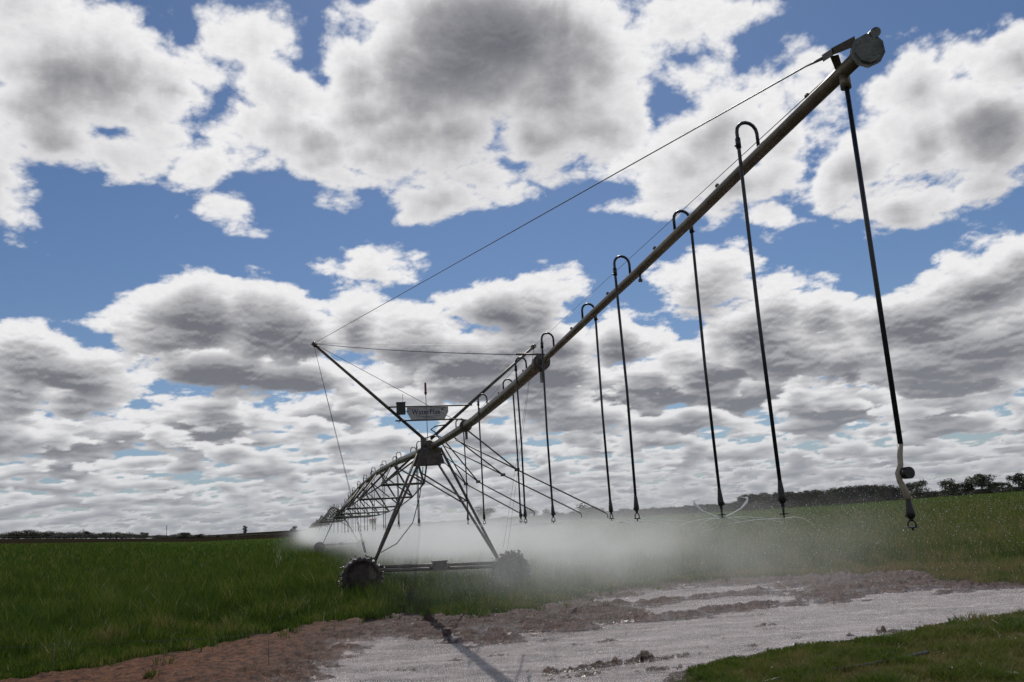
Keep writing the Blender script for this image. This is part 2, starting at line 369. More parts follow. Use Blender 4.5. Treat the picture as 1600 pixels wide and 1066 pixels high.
# ------------------------------------------------------------------ ground: one sheet to the horizon
r1 = 2.0 * np.exp(np.linspace(0, math.log(45 / 2.0), 620)); r2 = 45 * np.exp(np.linspace(0, math.log(9400 / 45.0), 160))[1:]
rr = np.concatenate([[0.05, 1.0], r1, r2])
fa = np.radians(np.arange(-40, 40.01, 0.1)); ba = np.radians(np.linspace(40, 320, 90))[1:]
az_ = np.concatenate([fa, ba])
AA, RR = np.meshgrid(az_, rr)
GX, GY = RR * np.sin(AA), RR * np.cos(AA)
gz, gmud, gwet = ground_z(GX, GY)
idx = np.arange(GX.size).reshape(GX.shape)
qg = np.stack([idx[:-1, :-1], idx[1:, :-1], idx[1:, 1:], idx[:-1, 1:]], -1).reshape(-1, 4)
me = np_mesh("ground", np.stack([GX, GY, gz], -1).reshape(-1, 3), qg, smooth=True)
attr(me, 'mud', gmud); attr(me, 'wet', gwet)
m, t, out = material("soil_and_field")
P_ = Sk(t, t.node('ShaderNodeNewGeometry').outputs['Position'])
mud = Sk(t, t.node('ShaderNodeAttribute', attribute_name='mud').outputs['Fac']); wet = Sk(t, t.node('ShaderNodeAttribute', attribute_name='wet').outputs['Fac'])
rg = t.vm('LENGTH', P_, None)
sx = t.node('ShaderNodeSeparateXYZ'); t.link(P_, sx.inputs[0]); gx, gy, gzz = (Sk(t, sx.outputs[i]) for i in range(3))
nA = t.noise(P_, 0.35, 6.0, 0.6); nB = t.noise(P_, 6.0, 8.0, 0.65); nC = t.noise(P_, 30.0, 5.0, 0.7)
dry = t.mix(t.ss(nB, 0.35, 0.68), (0.19, 0.082, 0.040), (0.035, 0.016, 0.010))
wetc = t.mix(t.ss(nB, 0.3, 0.7), (0.098, 0.041, 0.025), (0.022, 0.009, 0.006))
lowl = t.ss(gzz + (nC - 0.5) * 0.02, -0.02, -0.07) * t.ss(gx, -4.5, -2.0)
soil = t.mix(t.ss(gx + (nA - 0.5) * 5.0, -2.2, -5.5), wetc, dry)
under = t.mix(t.ss(nB, 0.35, 0.65), (0.028, 0.040, 0.012), (0.055, 0.045, 0.022))
farf = t.mix(t.ss(nA, 0.35, 0.65), (0.036, 0.060, 0.013), (0.050, 0.078, 0.019))
field = t.mix(t.ss(rg, 25.0, 90.0), under, farf)
scrub = t.mix(t.ss(nA, 0.4, 0.6), (0.016, 0.014, 0.009), (0.026, 0.021, 0.014))
field = t.mix(t.ss(rg + (nA - 0.5) * 20.0 + t.ss(gx, -60.0, -90.0) * 80.0, 395.0, 410.0), field, scrub)
gcol = t.mix(mud, field, soil)
gro = t.m('ADD', 0.85 - 0.35 * mud * t.ss(gx, -6.0, -2.0), (nC - 0.5) * 0.3, clamp=True)
b = principled(t, out, gcol, t.m('SUBTRACT', gro, lowl * mud * 0.35, clamp=True), Specular_IOR_Level=t.m('MULTIPLY', t.m('MULTIPLY_ADD', lowl * mud, 0.45, 0.15), t.ss(rg, 120.0, 60.0)))
bp = t.node('ShaderNodeBump'); bp.inputs['Strength'].default_value = 1.0; bp.inputs['Distance'].default_value = 0.05
t.link(nC + nB * 1.5, bp.inputs['Height']); t.nt.links.new(bp.outputs[0], b.inputs['Normal'])
tag(obj("ground", me, m), kind='structure')

# ------------------------------------------------------------------ standing water on the muddy track
wx0, wx1, wy0, wy1 = -6.0, 22.0, 6.5, 34.0
me = np_mesh("water", [(wx0, wy0, WATER_Z), (wx1, wy0, WATER_Z), (wx1, wy1, WATER_Z), (wx0, wy1, WATER_Z)], [(0, 1, 2, 3)])
m, t, out = material("muddy_water")
P_ = Sk(t, t.node('ShaderNodeNewGeometry').outputs['Position'])
w1 = t.noise(t.vm('MULTIPLY', P_, (1.0, 0.45, 1.0)), 24.0, 3.0, 0.75); w2 = t.noise(t.vm('MULTIPLY', P_, (1.0, 0.35, 1.0)), 75.0, 1.0, 0.6); w3 = t.noise(t.vm('MULTIPLY', P_, (0.7, 1.6, 1.0)), 1.3, 9.0, 0.8)
w3 = t.ss(w3, 0.35, 0.62)
b = principled(t, out, t.mix(w3, (0.10, 0.070, 0.060), (0.37, 0.30, 0.285)), 0.20, IOR=1.333)  # sun sparkle painted as the pale base colour; the dark patches are mud film
bp = t.node('ShaderNodeBump'); bp.inputs['Strength'].default_value = 1.0; bp.inputs['Distance'].default_value = 0.035
t.link(w1 + w2 * 0.5, bp.inputs['Height']); t.nt.links.new(bp.outputs[0], b.inputs['Normal'])
tag(obj("water", me, m), kind='structure')

# ------------------------------------------------------------------ crop and grass blades
RNG = np.random.RandomState(11)
def blades(name, X, Y, Hh, Wd, lean, tint, mat, zoff=0.0):
    n = len(X)
    zg, _, _ = ground_z(X, Y)
    th = RNG.rand(n) * 2 * np.pi; la = RNG.rand(n) * 2 * np.pi
    wxv, wyv = np.cos(th) * Wd / 2, np.sin(th) * Wd / 2
    lx, ly = np.cos(la) * lean * Hh, np.sin(la) * lean * Hh
    B = np.stack([X, Y, zg + zoff], -1)
    Wv = np.stack([wxv, wyv, np.zeros(n)], -1)
    Mid = B + np.stack([lx * 0.35, ly * 0.35, Hh * 0.6], -1)
    Tip = B + np.stack([lx, ly, Hh], -1)
    V = np.stack([B - Wv, B + Wv, Mid + Wv * 0.75, Mid - Wv * 0.75, Tip], 1).reshape(-1, 3)
    i = np.arange(n)[:, None] * 5
    me = np_mesh(name, V, i + np.array([[0, 1, 2, 3]]), i + np.array([[3, 2, 4]]))
    attr(me, 'tint', np.repeat(tint, 5)); 
    return tag(obj(name, me, mat), kind='stuff')
m, t, out = material("leaf_blades"); BLADE = m
ti = Sk(t, t.node('ShaderNodeAttribute', attribute_name='tint').outputs['Fac'])
cr = t.node('ShaderNodeValToRGB'); e = cr.color_ramp.elements
e[0].position = 0.0; e[0].color = (0.020, 0.040, 0.007, 1); e[1].position = 1.0; e[1].color = (0.42, 0.38, 0.30, 1)
for p_, c_ in ((0.35, (0.048, 0.092, 0.013)), (0.62, (0.125, 0.175, 0.026)), (0.75, (0.185, 0.170, 0.055)), (0.9, (0.29, 0.215, 0.10))):
    q = e.new(p_); q.color = (*c_, 1)
t.link(ti, cr.inputs[0]); cc = Sk(t, cr.outputs[0])
pb = t.node('ShaderNodeBsdfPrincipled'); t.link(cc, pb.inputs['Base Color']); pb.inputs['Roughness'].default_value = 0.55; pb.inputs['Specular IOR Level'].default_value = 0.15
tl = t.node('ShaderNodeBsdfTranslucent'); t.link(t.mix(0.5, cc, (0.06, 0.10, 0.01)), tl.inputs[0])
mx = t.node('ShaderNodeMixShader'); mx.inputs[0].default_value = 0.38
t.nt.links.new(pb.outputs[0], mx.inputs[1]); t.nt.links.new(tl.outputs[0], mx.inputs[2]); t.nt.links.new(mx.outputs[0], out.inputs[0])
def image_scatter(n, px0, px1, py0, py1):
    """ground points thinning out with distance"""
    px = RNG.uniform(px0, px1, n); py = RNG.uniform(py0, py1, n) - 0.06 * (px - 800)
    c, s = math.cos(ROLL), math.sin(ROLL); x, y = px - 800, 533 - py
    a, b = c * x + s * y, -s * x + c * y
    dy = F_PX * math.cos(PITCH) - b * math.sin(PITCH); dz = b * math.cos(PITCH) + F_PX * math.sin(PITCH)
    k = -CAM_H / dz; return a * k, dy * k
X, Y = image_scatter(560000, -140, 1740, 812, 1075)
r, n1, n2, mud, mudm, wetm = ground_masks(X, Y)
crop_zone = ~((Y < 0.62 * X + 8.6) & (X > 0))               # the near verge on the right is short grass
trk = sdist(X, Y, TRACK)
spill = fbm(X * 1.7 + 20, Y * 1.7, 4, 0.6)                   # tufts straying onto the mud
stray = (mud < 3.0) & (wetm < 0.3) & (spill > 0.16 + 0.10 * np.maximum(mud, 0)) & (X > -6)
keep = ((mudm < 0.35) | stray) & crop_zone & (r < 330) & ~((trk > 0) & (RNG.rand(len(X)) < 0.75))
X, Y, r, n1, n2, mud = (v[keep] for v in (X, Y, r, n1, n2, mud))
weed = sstep(fbm(X * 1.1 + 60, Y * 1.1, 3, 0.5), 0.10, 0.30) * sstep(-mud, 6.0, 1.0)    # ragged weeds along the mud
edge = sstep(-mud, 0.0, 4.5)
thin = sstep(X, -1.5, 1.0) * sstep(-mud, 5.0, 0.0)          # sparse yellowing strip by the puddles
patch = fbm(X * 0.35, Y * 0.35, 3, 0.5); clump = fbm(X * 1.3 + 7, Y * 0.8, 4, 0.65)
Hh = (0.12 + 0.36 * edge + 0.10 * sstep(r, 17, 22) * sstep(r, 60, 30) + 0.24 * weed * RNG.rand(len(X))) * (1 - 0.55 * thin) * RNG.uniform(0.6, 1.15, len(X)) * (1 + 0.5 * patch + 0.25 * n1 + 0.8 * clump) * (1 - 0.5 * sstep(r, 90, 260))
Wd = np.maximum(0.009, r * 0.00080) * RNG.uniform(0.7, 1.3, len(X))
tint = 0.30 + 0.45 * patch + 1.1 * clump + 0.17 * RNG.randn(len(X)) + 0.14 * thin + 0.12 * (1 - edge) + 0.27 * sstep(X, 0, 10) + 0.12 * weed  # tint rises to the right: the field's sunlit side put into blade colour
palepatch = sstep(fbm(X * 0.5 + 30, Y * 0.5, 2, 0.5), 0.12, 0.35) * sstep(X, -12, -6)  # patches where more blades get the palest tint
tint = np.where(RNG.rand(len(X)) < 0.003 + 0.05 * palepatch + 0.03 * weed, 1.0, np.clip(tint, 0, 0.9))
blades("crop", X, Y, Hh, Wd, RNG.uniform(0.12, 0.6, len(X)) * (1 + 0.8 * weed), tint, BLADE)
X, Y = image_scatter(240000, 850, 1780, 950, 1140)
r, n1, n2, mud, mudm, wetm = ground_masks(X, Y)
keep = (mudm < 0.4) & (Y < 0.62 * X + 8.6) & (X > 0) & (fbm(X * 1.3, Y * 1.3, 3, 0.5) > -0.28 + 0.0 * X)
X, Y, r, n1, n2, mud = (v[keep] for v in (X, Y, r, n1, n2, mud))
tuft = np.clip(fbm(X * 1.6 + 5, Y * 1.6, 4, 0.55) * 1.8 + 0.4, 0, 1)
Hh = (0.03 + 0.13 * tuft) * RNG.uniform(0.5, 1.3, len(X)); Wd = RNG.uniform(0.004, 0.010, len(X))
tint = 0.74 + 0.35 * fbm(X * 0.8, Y * 0.8 + 4, 3, 0.5) - 0.45 * (tuft - 0.4) + 0.16 * RNG.randn(len(X))
tint = np.where(RNG.rand(len(X)) < 0.004, 1.0, np.clip(tint, 0.05, 0.9))
blades("grass", X, Y, Hh, Wd, RNG.uniform(0.3, 1.3, len(X)), tint, BLADE)

# ------------------------------------------------------------------ mesh builder for hard things
class MB:
    def __init__(s): s.v = []; s.f = []; s.sm = []; s.mi = []; s.cur = 0
    def add(s, v, f, smooth):
        o = len(s.v); s.v += [tuple(p) for p in v]; s.f += [tuple(i + o for i in q) for q in f]; s.sm += [smooth] * len(f); s.mi += [s.cur] * len(f)
    def path(s, pts, r, seg=8, caps=True):
        pts = [Vector(p) for p in pts]; n = len(pts); rs = r if isinstance(r, (list, tuple)) else [r] * n
        ref = None; V = []
        for i, p in enumerate(pts):
            d = (pts[min(i + 1, n - 1)] - pts[max(i - 1, 0)]).normalized()
            if ref is None: ref = Vector((0, 0, 1)) if abs(d.z) < 0.9 else Vector((1, 0, 0))
            a = (ref - d * ref.dot(d)).normalized(); ref = a; b = d.cross(a)
            for k in range(seg):
                t = 2 * math.pi * k / seg; V.append(p + (a * math.cos(t) + b * math.sin(t)) * rs[i])
        F = [(i * seg + k, i * seg + (k + 1) % seg, (i + 1) * seg + (k + 1) % seg, (i + 1) * seg + k) for i in range(n - 1) for k in range(seg)]
        s.add(V, F, seg > 5)
        if caps: s.f += [tuple(len(s.v) - len(V) + k for k in reversed(range(seg))), tuple(len(s.v) - seg + k for k in range(seg))]; s.sm += [False] * 2; s.mi += [s.cur] * 2
        return s
    def tube(s, a, b, r, seg=8, r2=None): return s.path([a, b], [r, r if r2 is None else r2], seg)
    def box(s, c, x, y, z):
        c, x, y, z = (Vector(q) for q in (c, x, y, z))
        V = [c + x * i + y * j + z * k for i in (-1, 1) for j in (-1, 1) for k in (-1, 1)]
        s.add(V, [(0, 1, 3, 2), (4, 6, 7, 5), (0, 4, 5, 1), (2, 3, 7, 6), (0, 2, 6, 4), (1, 5, 7, 3)], False); return s
    def plate(s, pts, nrm, th):
        n = Vector(nrm).normalized() * th / 2; m_ = len(pts); P1 = [Vector(p) - n for p in pts]; P2 = [Vector(p) + n for p in pts]
        s.add(P1 + P2, [tuple(reversed(range(m_))), tuple(range(m_, 2 * m_))] + [(i, (i + 1) % m_, m_ + (i + 1) % m_, m_ + i) for i in range(m_)], False); return s
    def build(s, name, mats, parent=None):
        me = bpy.data.meshes.new(name); me.from_pydata(s.v, [], s.f); me.polygons.foreach_set('use_smooth', s.sm)
        if any(s.mi): me.polygons.foreach_set('material_index', s.mi)
        me.update(); return obj(name, me, mats, parent)

trussm = simple("truss_steel", (0.075, 0.062, 0.048), (0.045, 0.035, 0.028), 0.55, 8.0)
galv = simple("galvanised_steel", (0.21, 0.175, 0.125), (0.12, 0.095, 0.062), 0.42, 5.0, 0.1, Metallic=0.35)
darks = simple("weathered_steel", (0.13, 0.115, 0.095), (0.07, 0.058, 0.048), 0.5, 8.0, 0.3, Metallic=0.3)
hosem = simple("black_hose", (0.020, 0.023, 0.028), (0.012, 0.013, 0.016), 0.35, 20.0)
blackm = simple("black_plastic", (0.014, 0.014, 0.016), (0.022, 0.018, 0.016), 0.4, 30.0)
beige = simple("beige_hose", (0.42, 0.36, 0.28), (0.34, 0.28, 0.21), 0.5, 40.0)
mudm_ = simple("mud_caked_rubber", (0.050, 0.032, 0.028), (0.022, 0.015, 0.014), 0.30, 9.0, 1.0)
wirem = simple("steel_wire", (0.09, 0.09, 0.09), (0.06, 0.06, 0.06), 0.4, 3.0, Metallic=0.5)
redm = simple("faded_red", (0.25, 0.03, 0.02), (0.14, 0.02, 0.015), 0.5, 20.0)
signm = simple("sign_grey_white", (0.50, 0.49, 0.47), (0.42, 0.41, 0.39), 0.5, 4.0)
inkm = simple("sign_dark_blue", (0.03, 0.045, 0.10), (0.03, 0.04, 0.09), 0.5, 4.0)
boxm = simple("dark_box_paint", (0.030, 0.027, 0.018), (0.02, 0.018, 0.012), 0.45, 6.0)
capm = simple("cast_aluminium", (0.24, 0.25, 0.25), (0.15, 0.155, 0.15), 0.5, 12.0, 0.4, Metallic=0.3)

# ------------------------------------------------------------------ the irrigation machine: frame of reference along its pipe
LX0, LM = 3.5, -0.26
_n = math.hypot(LM, 1); PD = Vector((LM / _n, 1 / _n, 0)); RD = Vector((1 / _n, -LM / _n, 0)); UZ = Vector((0, 0, 1))
def L(d, u, z): return Vector((LX0 + LM * d, d, 0)) + RD * u + UZ * z
def tz(d, u=0.0):
    p = L(d, u, 0); return float(ground_z(np.array([p.x]), np.array([p.y]))[0][0])
def on_line(px, py):
    r = ray(px, py); d = LX0 / (r[0] / r[1] - LM); return d, CAM_H + d * r[2] / r[1]
def d_for(px, py, u):
    """where along the machine a point offset sideways by u stands, seen in direction px, py"""
    r = ray(px, py); t_ = r[0] / r[1]; rx, ry = RD.x * u, RD.y * u
    return (LX0 + rx - t_ * ry) / (t_ - LM)
root = empty("irrigation_machine", L(22.3, 0, 0))
tag(root, "long pivot irrigation machine on wheeled steel towers, pipe slanting overhead, spraying the crop", "irrigation machine")
ROOTM = Matrix.Translation(-Vector(root.location))
def part(mb, name, mat, parent=None):
    o = mb.build(name, mat, parent or root)
    if parent is None: o.matrix_parent_inverse = ROOTM      # parts are modelled in place
    return o
PZ = [(4.66, 4.59), (5.35, 4.54), (6.13, 4.48), (7.08, 4.40), (8.3, 4.31), (9.62, 4.23), (11.29, 4.12), (11.9, 4.08), (12.6, 4.04), (14, 3.97), (16.8, 3.87), (19.5, 3.86), (22.3, 3.88), (25.1, 3.95), (31.4, 4.16), (38.6, 4.31), (50, 4.27), (62, 4.02), (69.6, 3.70), (75.8, 3.42), (79.5, 3.36)]
TOW = [22.3, 79.5, 134.5, 190.0, 245.0, 300.0, 355.0]
def pz(d):
    if d <= 79.5: return float(np.interp(d, [p[0] for p in PZ], [p[1] for p in PZ]))
    i = max(k for k in range(len(TOW)) if TOW[k] <= d + 1e-6); i = min(i, len(TOW) - 2)
    a, b = TOW[i], TOW[i + 1]; t_ = (d - a) / (b - a)
    za, zb = tz(a) + 3.85, tz(b) + 3.85
    return za + (zb - za) * t_ + 1.0 * 4 * t_ * (1 - t_)
# overhang
mb = MB(); ds = np.linspace(4.72, 11.9, 22)
mb.path([L(d, 0, pz(d)) for d in ds], 0.046, 16)
for px, py in ((1256, 157), (1115, 297), (1017, 396), (943, 464), (886, 516)):
    d = on_line(px + 8, py + 12)[0]; mb.tube(L(d, 0, pz(d) + 0.03), L(d, 0, pz(d) + 0.085), 0.014, 8); mb.tube(L(d, 0, pz(d) + 0.06), L(d, 0, pz(d) + 0.075), 0.02, 6)
d = on_line(998, 425)[0]; mb.tube(L(d, 0.01, pz(d) - 0.03), L(d, 0.01, pz(d) - 0.11), 0.012, 8); mb.tube(L(d, 0.01, pz(d) - 0.09), L(d, 0.01, pz(d) - 0.115), 0.022, 8)
d = on_line(1318, 112)[0]; mb.tube(L(d, 0, pz(d) - 0.03), L(d, 0, pz(d) - 0.12), 0.034, 10)
tag(part(mb, "overhang_pipe", galv))
mb = MB(); mb.path([L(d, 0, pz(d)) for d in np.linspace(11.9, 22.3, 20)], 0.088, 16)
mb.tube(L(22.0, 0, 3.75), L(22.6, 0, 4.0), 0.10, 12)
for d in (12.9, 14.6, 16.2, 18.8): mb.tube(L(d, 0, pz(d) + 0.08), L(d, 0, pz(d) + 0.14), 0.014, 8)
part(mb, "reducer_pipe", galv)
def flange(d, r):
    mb = MB(); a, b = L(d - 0.06, 0, pz(d - 0.06)), L(d + 0.06, 0, pz(d + 0.06))
    mb.tube(a, b, r, 20); mb.tube(L(d - 0.13, 0, pz(d - .13)), L(d + 0.13, 0, pz(d + .13)), r * 0.82, 16)
    mb.box(L(d + 0.02, 0.01, pz(d) - r - 0.07), RD * 0.02, PD * 0.05, UZ * 0.09)
    mb.tube(L(d, -0.02, pz(d) + r), L(d + 0.25, -0.30, pz(d) + r + 0.06), 0.014, 6)
    return part(mb, "pipe_flange", darks)
flange(11.9, 0.125); flange(17.7, 0.13)
# end cap with bracket
ec = empty("end_cap"); ec.parent = root; ec.matrix_parent_inverse = ROOTM
dc = 4.66; cp = L(dc, 0.015, 4.59); view = (cp - Vector((0, 0, CAM_H))).normalized()
side = view.cross(UZ).normalized(); vup = side.cross(view).normalized(); axis = (view * 0.75 + PD * 0.35).normalized()
s2 = axis.cross(UZ).normalized(); u2 = s2.cross(axis).normalized()
octo = [(a * 0.9, b * 0.9) for a, b in [(-0.075, 0.085), (-0.005, 0.112), (0.055, 0.095), (0.098, 0.045), (0.108, -0.03), (0.075, -0.088), (0.01, -0.108), (-0.065, -0.072), (-0.105, 0.0)]]
mb = MB(); mb.plate([cp + s2 * (a * 1.02) + u2 * b for a, b in octo], axis, 0.075)
mb.plate([cp - axis * 0.045 + s2 * (a * 0.8) + u2 * b * 0.8 for a, b in octo], axis, 0.02)
part(mb, "cap_plate", capm, ec)
mb = MB(); sc = cp + s2 * 0.050 + u2 * 0.098; mb.tube(sc - axis * 0.05, sc + axis * 0.05, 0.030, 16); mb.tube(sc - s2 * 0.04 - u2 * 0.04, sc - s2 * 0.01, 0.026, 10)
part(mb, "valve_stub", capm, ec)
mb = MB(); q0 = cp + s2 * -0.06 + u2 * 0.075
def at_dist(px, py, dist):
    r = ray(px, py); k = dist / np.linalg.norm(r); return Vector((r[0] * k, r[1] * k, r[2] * k + CAM_H))
d0 = (cp - Vector((0, 0, CAM_H))).length
b1 = at_dist(1300, 82, d0 + 0.10); b2 = at_dist(1286, 91, d0 + 0.2); b3 = at_dist(1257, 105, d0 + 0.45)
mb.plate([q0 + vup * 0.028, b1 + vup * 0.026, b1 - vup * 0.018, q0 - vup * 0.032], view, 0.05); mb.box((b1 + b2) / 2, (b1 - b2) * 0.55, vup * 0.022, view * 0.03)
mb.tube(b2, b3, 0.012, 8, 0.006)
st = at_dist(1303, 87, d0 + 0.12); sb = L(on_line(1312, 112)[0], 0, pz(4.9) + 0.03); mb.plate([st + side * 0.028, sb + side * 0.022, sb - side * 0.022, st - side * 0.024], view, 0.02)
part(mb, "cable_bracket", darks, ec)
CABLE_END = b3

# drop hoses with their sprinkler heads
def head_mesh(sc=1.0):
    w = MB(); w.path([(0, 0, 0.32), (0, 0, 0.27), (0, 0, 0.12), (0, 0, 0.06), (0, 0, 0.035)], [0.017, 0.022, 0.036, 0.036, 0.02], 12)
    w.tube((0.03, 0, 0.10), (0.045, 0, 0.06), 0.014, 6)
    n = MB(); n.tube((0, 0, 0.035), (0, 0, -0.005), 0.018, 10); n.path([(-0.018, 0, 0.0), (-0.036, 0, -0.03), (-0.036, 0, -0.07), (-0.01, 0, -0.085)], 0.008, 6)
    n.path([(0.018, 0, 0.0), (0.036, 0, -0.03), (0.036, 0, -0.07), (0.01, 0, -0.085)], 0.008, 6); n.tube((0, 0, -0.075), (0, 0, -0.09), 0.045, 14); n.tube((0, 0, -0.09), (0, 0, -0.125), 0.009, 6)
    return w, n
_w, _nz = head_mesh(); W_ME = _w.build("weight", blackm).data; N_ME = _nz.build("nozzle", blackm).data
for o in [o for o in bpy.data.objects if o.name in ("weight", "nozzle")]: bpy.data.objects.remove(o)
hr = random.Random(4)
def add_head(parent, p, z, k=(0.72, 0.72, 0.60)):
    for me_, nm in ((W_ME, "weight"), (N_ME, "nozzle")):
        o = bpy.data.objects.new(nm, me_); COL.objects.link(o); o.parent = parent; o.location = (p.x, p.y, z); o.scale = k; o.rotation_euler.z = hr.uniform(0, 3)
def drop(d, u, near=True, znoz=None):
    seg = 10 if near else 6; zg = tz(d) if d > 30 else 0.0
    zn = znoz or (zg + 1.86); rp = 0.046 if d < 11.9 else 0.088; zt = pz(d) + rp
    mb = MB(); hh = 0.20 if near else 0.24; r0 = 0.0138 if near else 0.018
    c = u / 2; pts = [L(d, 0.0, zt - 0.02), L(d, 0.0, zt + hh - abs(c) )]
    pts += [L(d, c - c * math.cos(a), zt + hh - abs(c) + abs(c) * math.sin(a)) for a in np.linspace(0.4, math.pi - 0.4, 7)]
    sw = hr.uniform(-0.02, 0.02)
    pts += [L(d, u, zt + hh - abs(c)), L(d, u, zt - 0.05), L(d, u + sw, (zt + zn) / 2), L(d, u + sw * 0.4, zn + 0.17)]
    mb.path(pts, r0, seg)
    mb.tube(L(d, u, zt + hh - abs(c) - 0.05), L(d, u, zt + hh - abs(c) - 0.13), r0 * 1.5, seg); mb.tube(L(d, u, zt + 0.01), L(d, u + 0.03 * np.sign(u), zt - 0.0), 0.008, 5)
    o = part(mb, "drop_hose", hosem); add_head(o, L(d, u + sw * 0.4, 0), zn); return o, L(d, u + sw * 0.4, zn)
NOZ = []
for px, py, u in ((1228, 822, -0.17), (1131, 822, 0.17), (996, 822, -0.17), (957, 820, 0.17), (866, 822, -0.17), (821, 822, -0.17), (814, 820, 0.17), (757, 822, -0.17), (731, 818, 0.17)):
    o, p = drop(d_for(px, py, u), u); NOZ.append(p)
k = 0; d = 24.2
while d < 78: drop(d, (-0.17, 0.17)[k % 2], d < 40); k += 1; d += 2.7
for i in range(1, 4):
    d = TOW[i] + 3
    while d < TOW[i + 1] - 1: drop(d, (-0.17, 0.17)[k % 2], False); k += 1; d += (5.5, 7.0, 11.0)[i - 1]
# the last drop carries a kinked beige hose and a disc weight
de, ze = on_line(1423, 820); de = d_for(1423, 820, 0)
mb = MB(); top = L(4.86, 0, pz(4.86) - 0.10)
def on_plane(px, py, d):
    r = Vector(ray(px, py)); O = L(d, 0, 0); k_ = (O - Vector((0, 0, CAM_H))).dot(PD) / r.dot(PD); return r * k_ + Vector((0, 0, CAM_H))
hp = [on_plane(*p, de) for p in ((1407, 694), (1406, 712), (1407, 727), (1403, 740), (1406, 752), (1414, 766), (1419, 780))]
mb.path([top, (top + hp[0]) / 2, hp[0]], 0.0150, 12); ol = part(mb, "drop_hose", hosem); ol['label'] = "drop hose ending in a kinked beige hose and a round black disc"
mb = MB(); mb.path(hp, [0.0150, 0.0155, 0.016, 0.017, 0.017, 0.018, 0.021], 12); part(mb, "beige_hose", beige, ol)
mb = MB(); mb.tube(hp[3] + side * 0.045 + PD * 0.02, hp[3] + side * 0.045 - PD * 0.03, 0.034, 24); part(mb, "disc", blackm, ol)
add_head(ol, hp[-1], hp[-1].z - 0.125, (0.72, 0.72, 0.42)); NOZ.append(Vector((hp[-1].x, hp[-1].y, hp[-1].z - 0.15)))

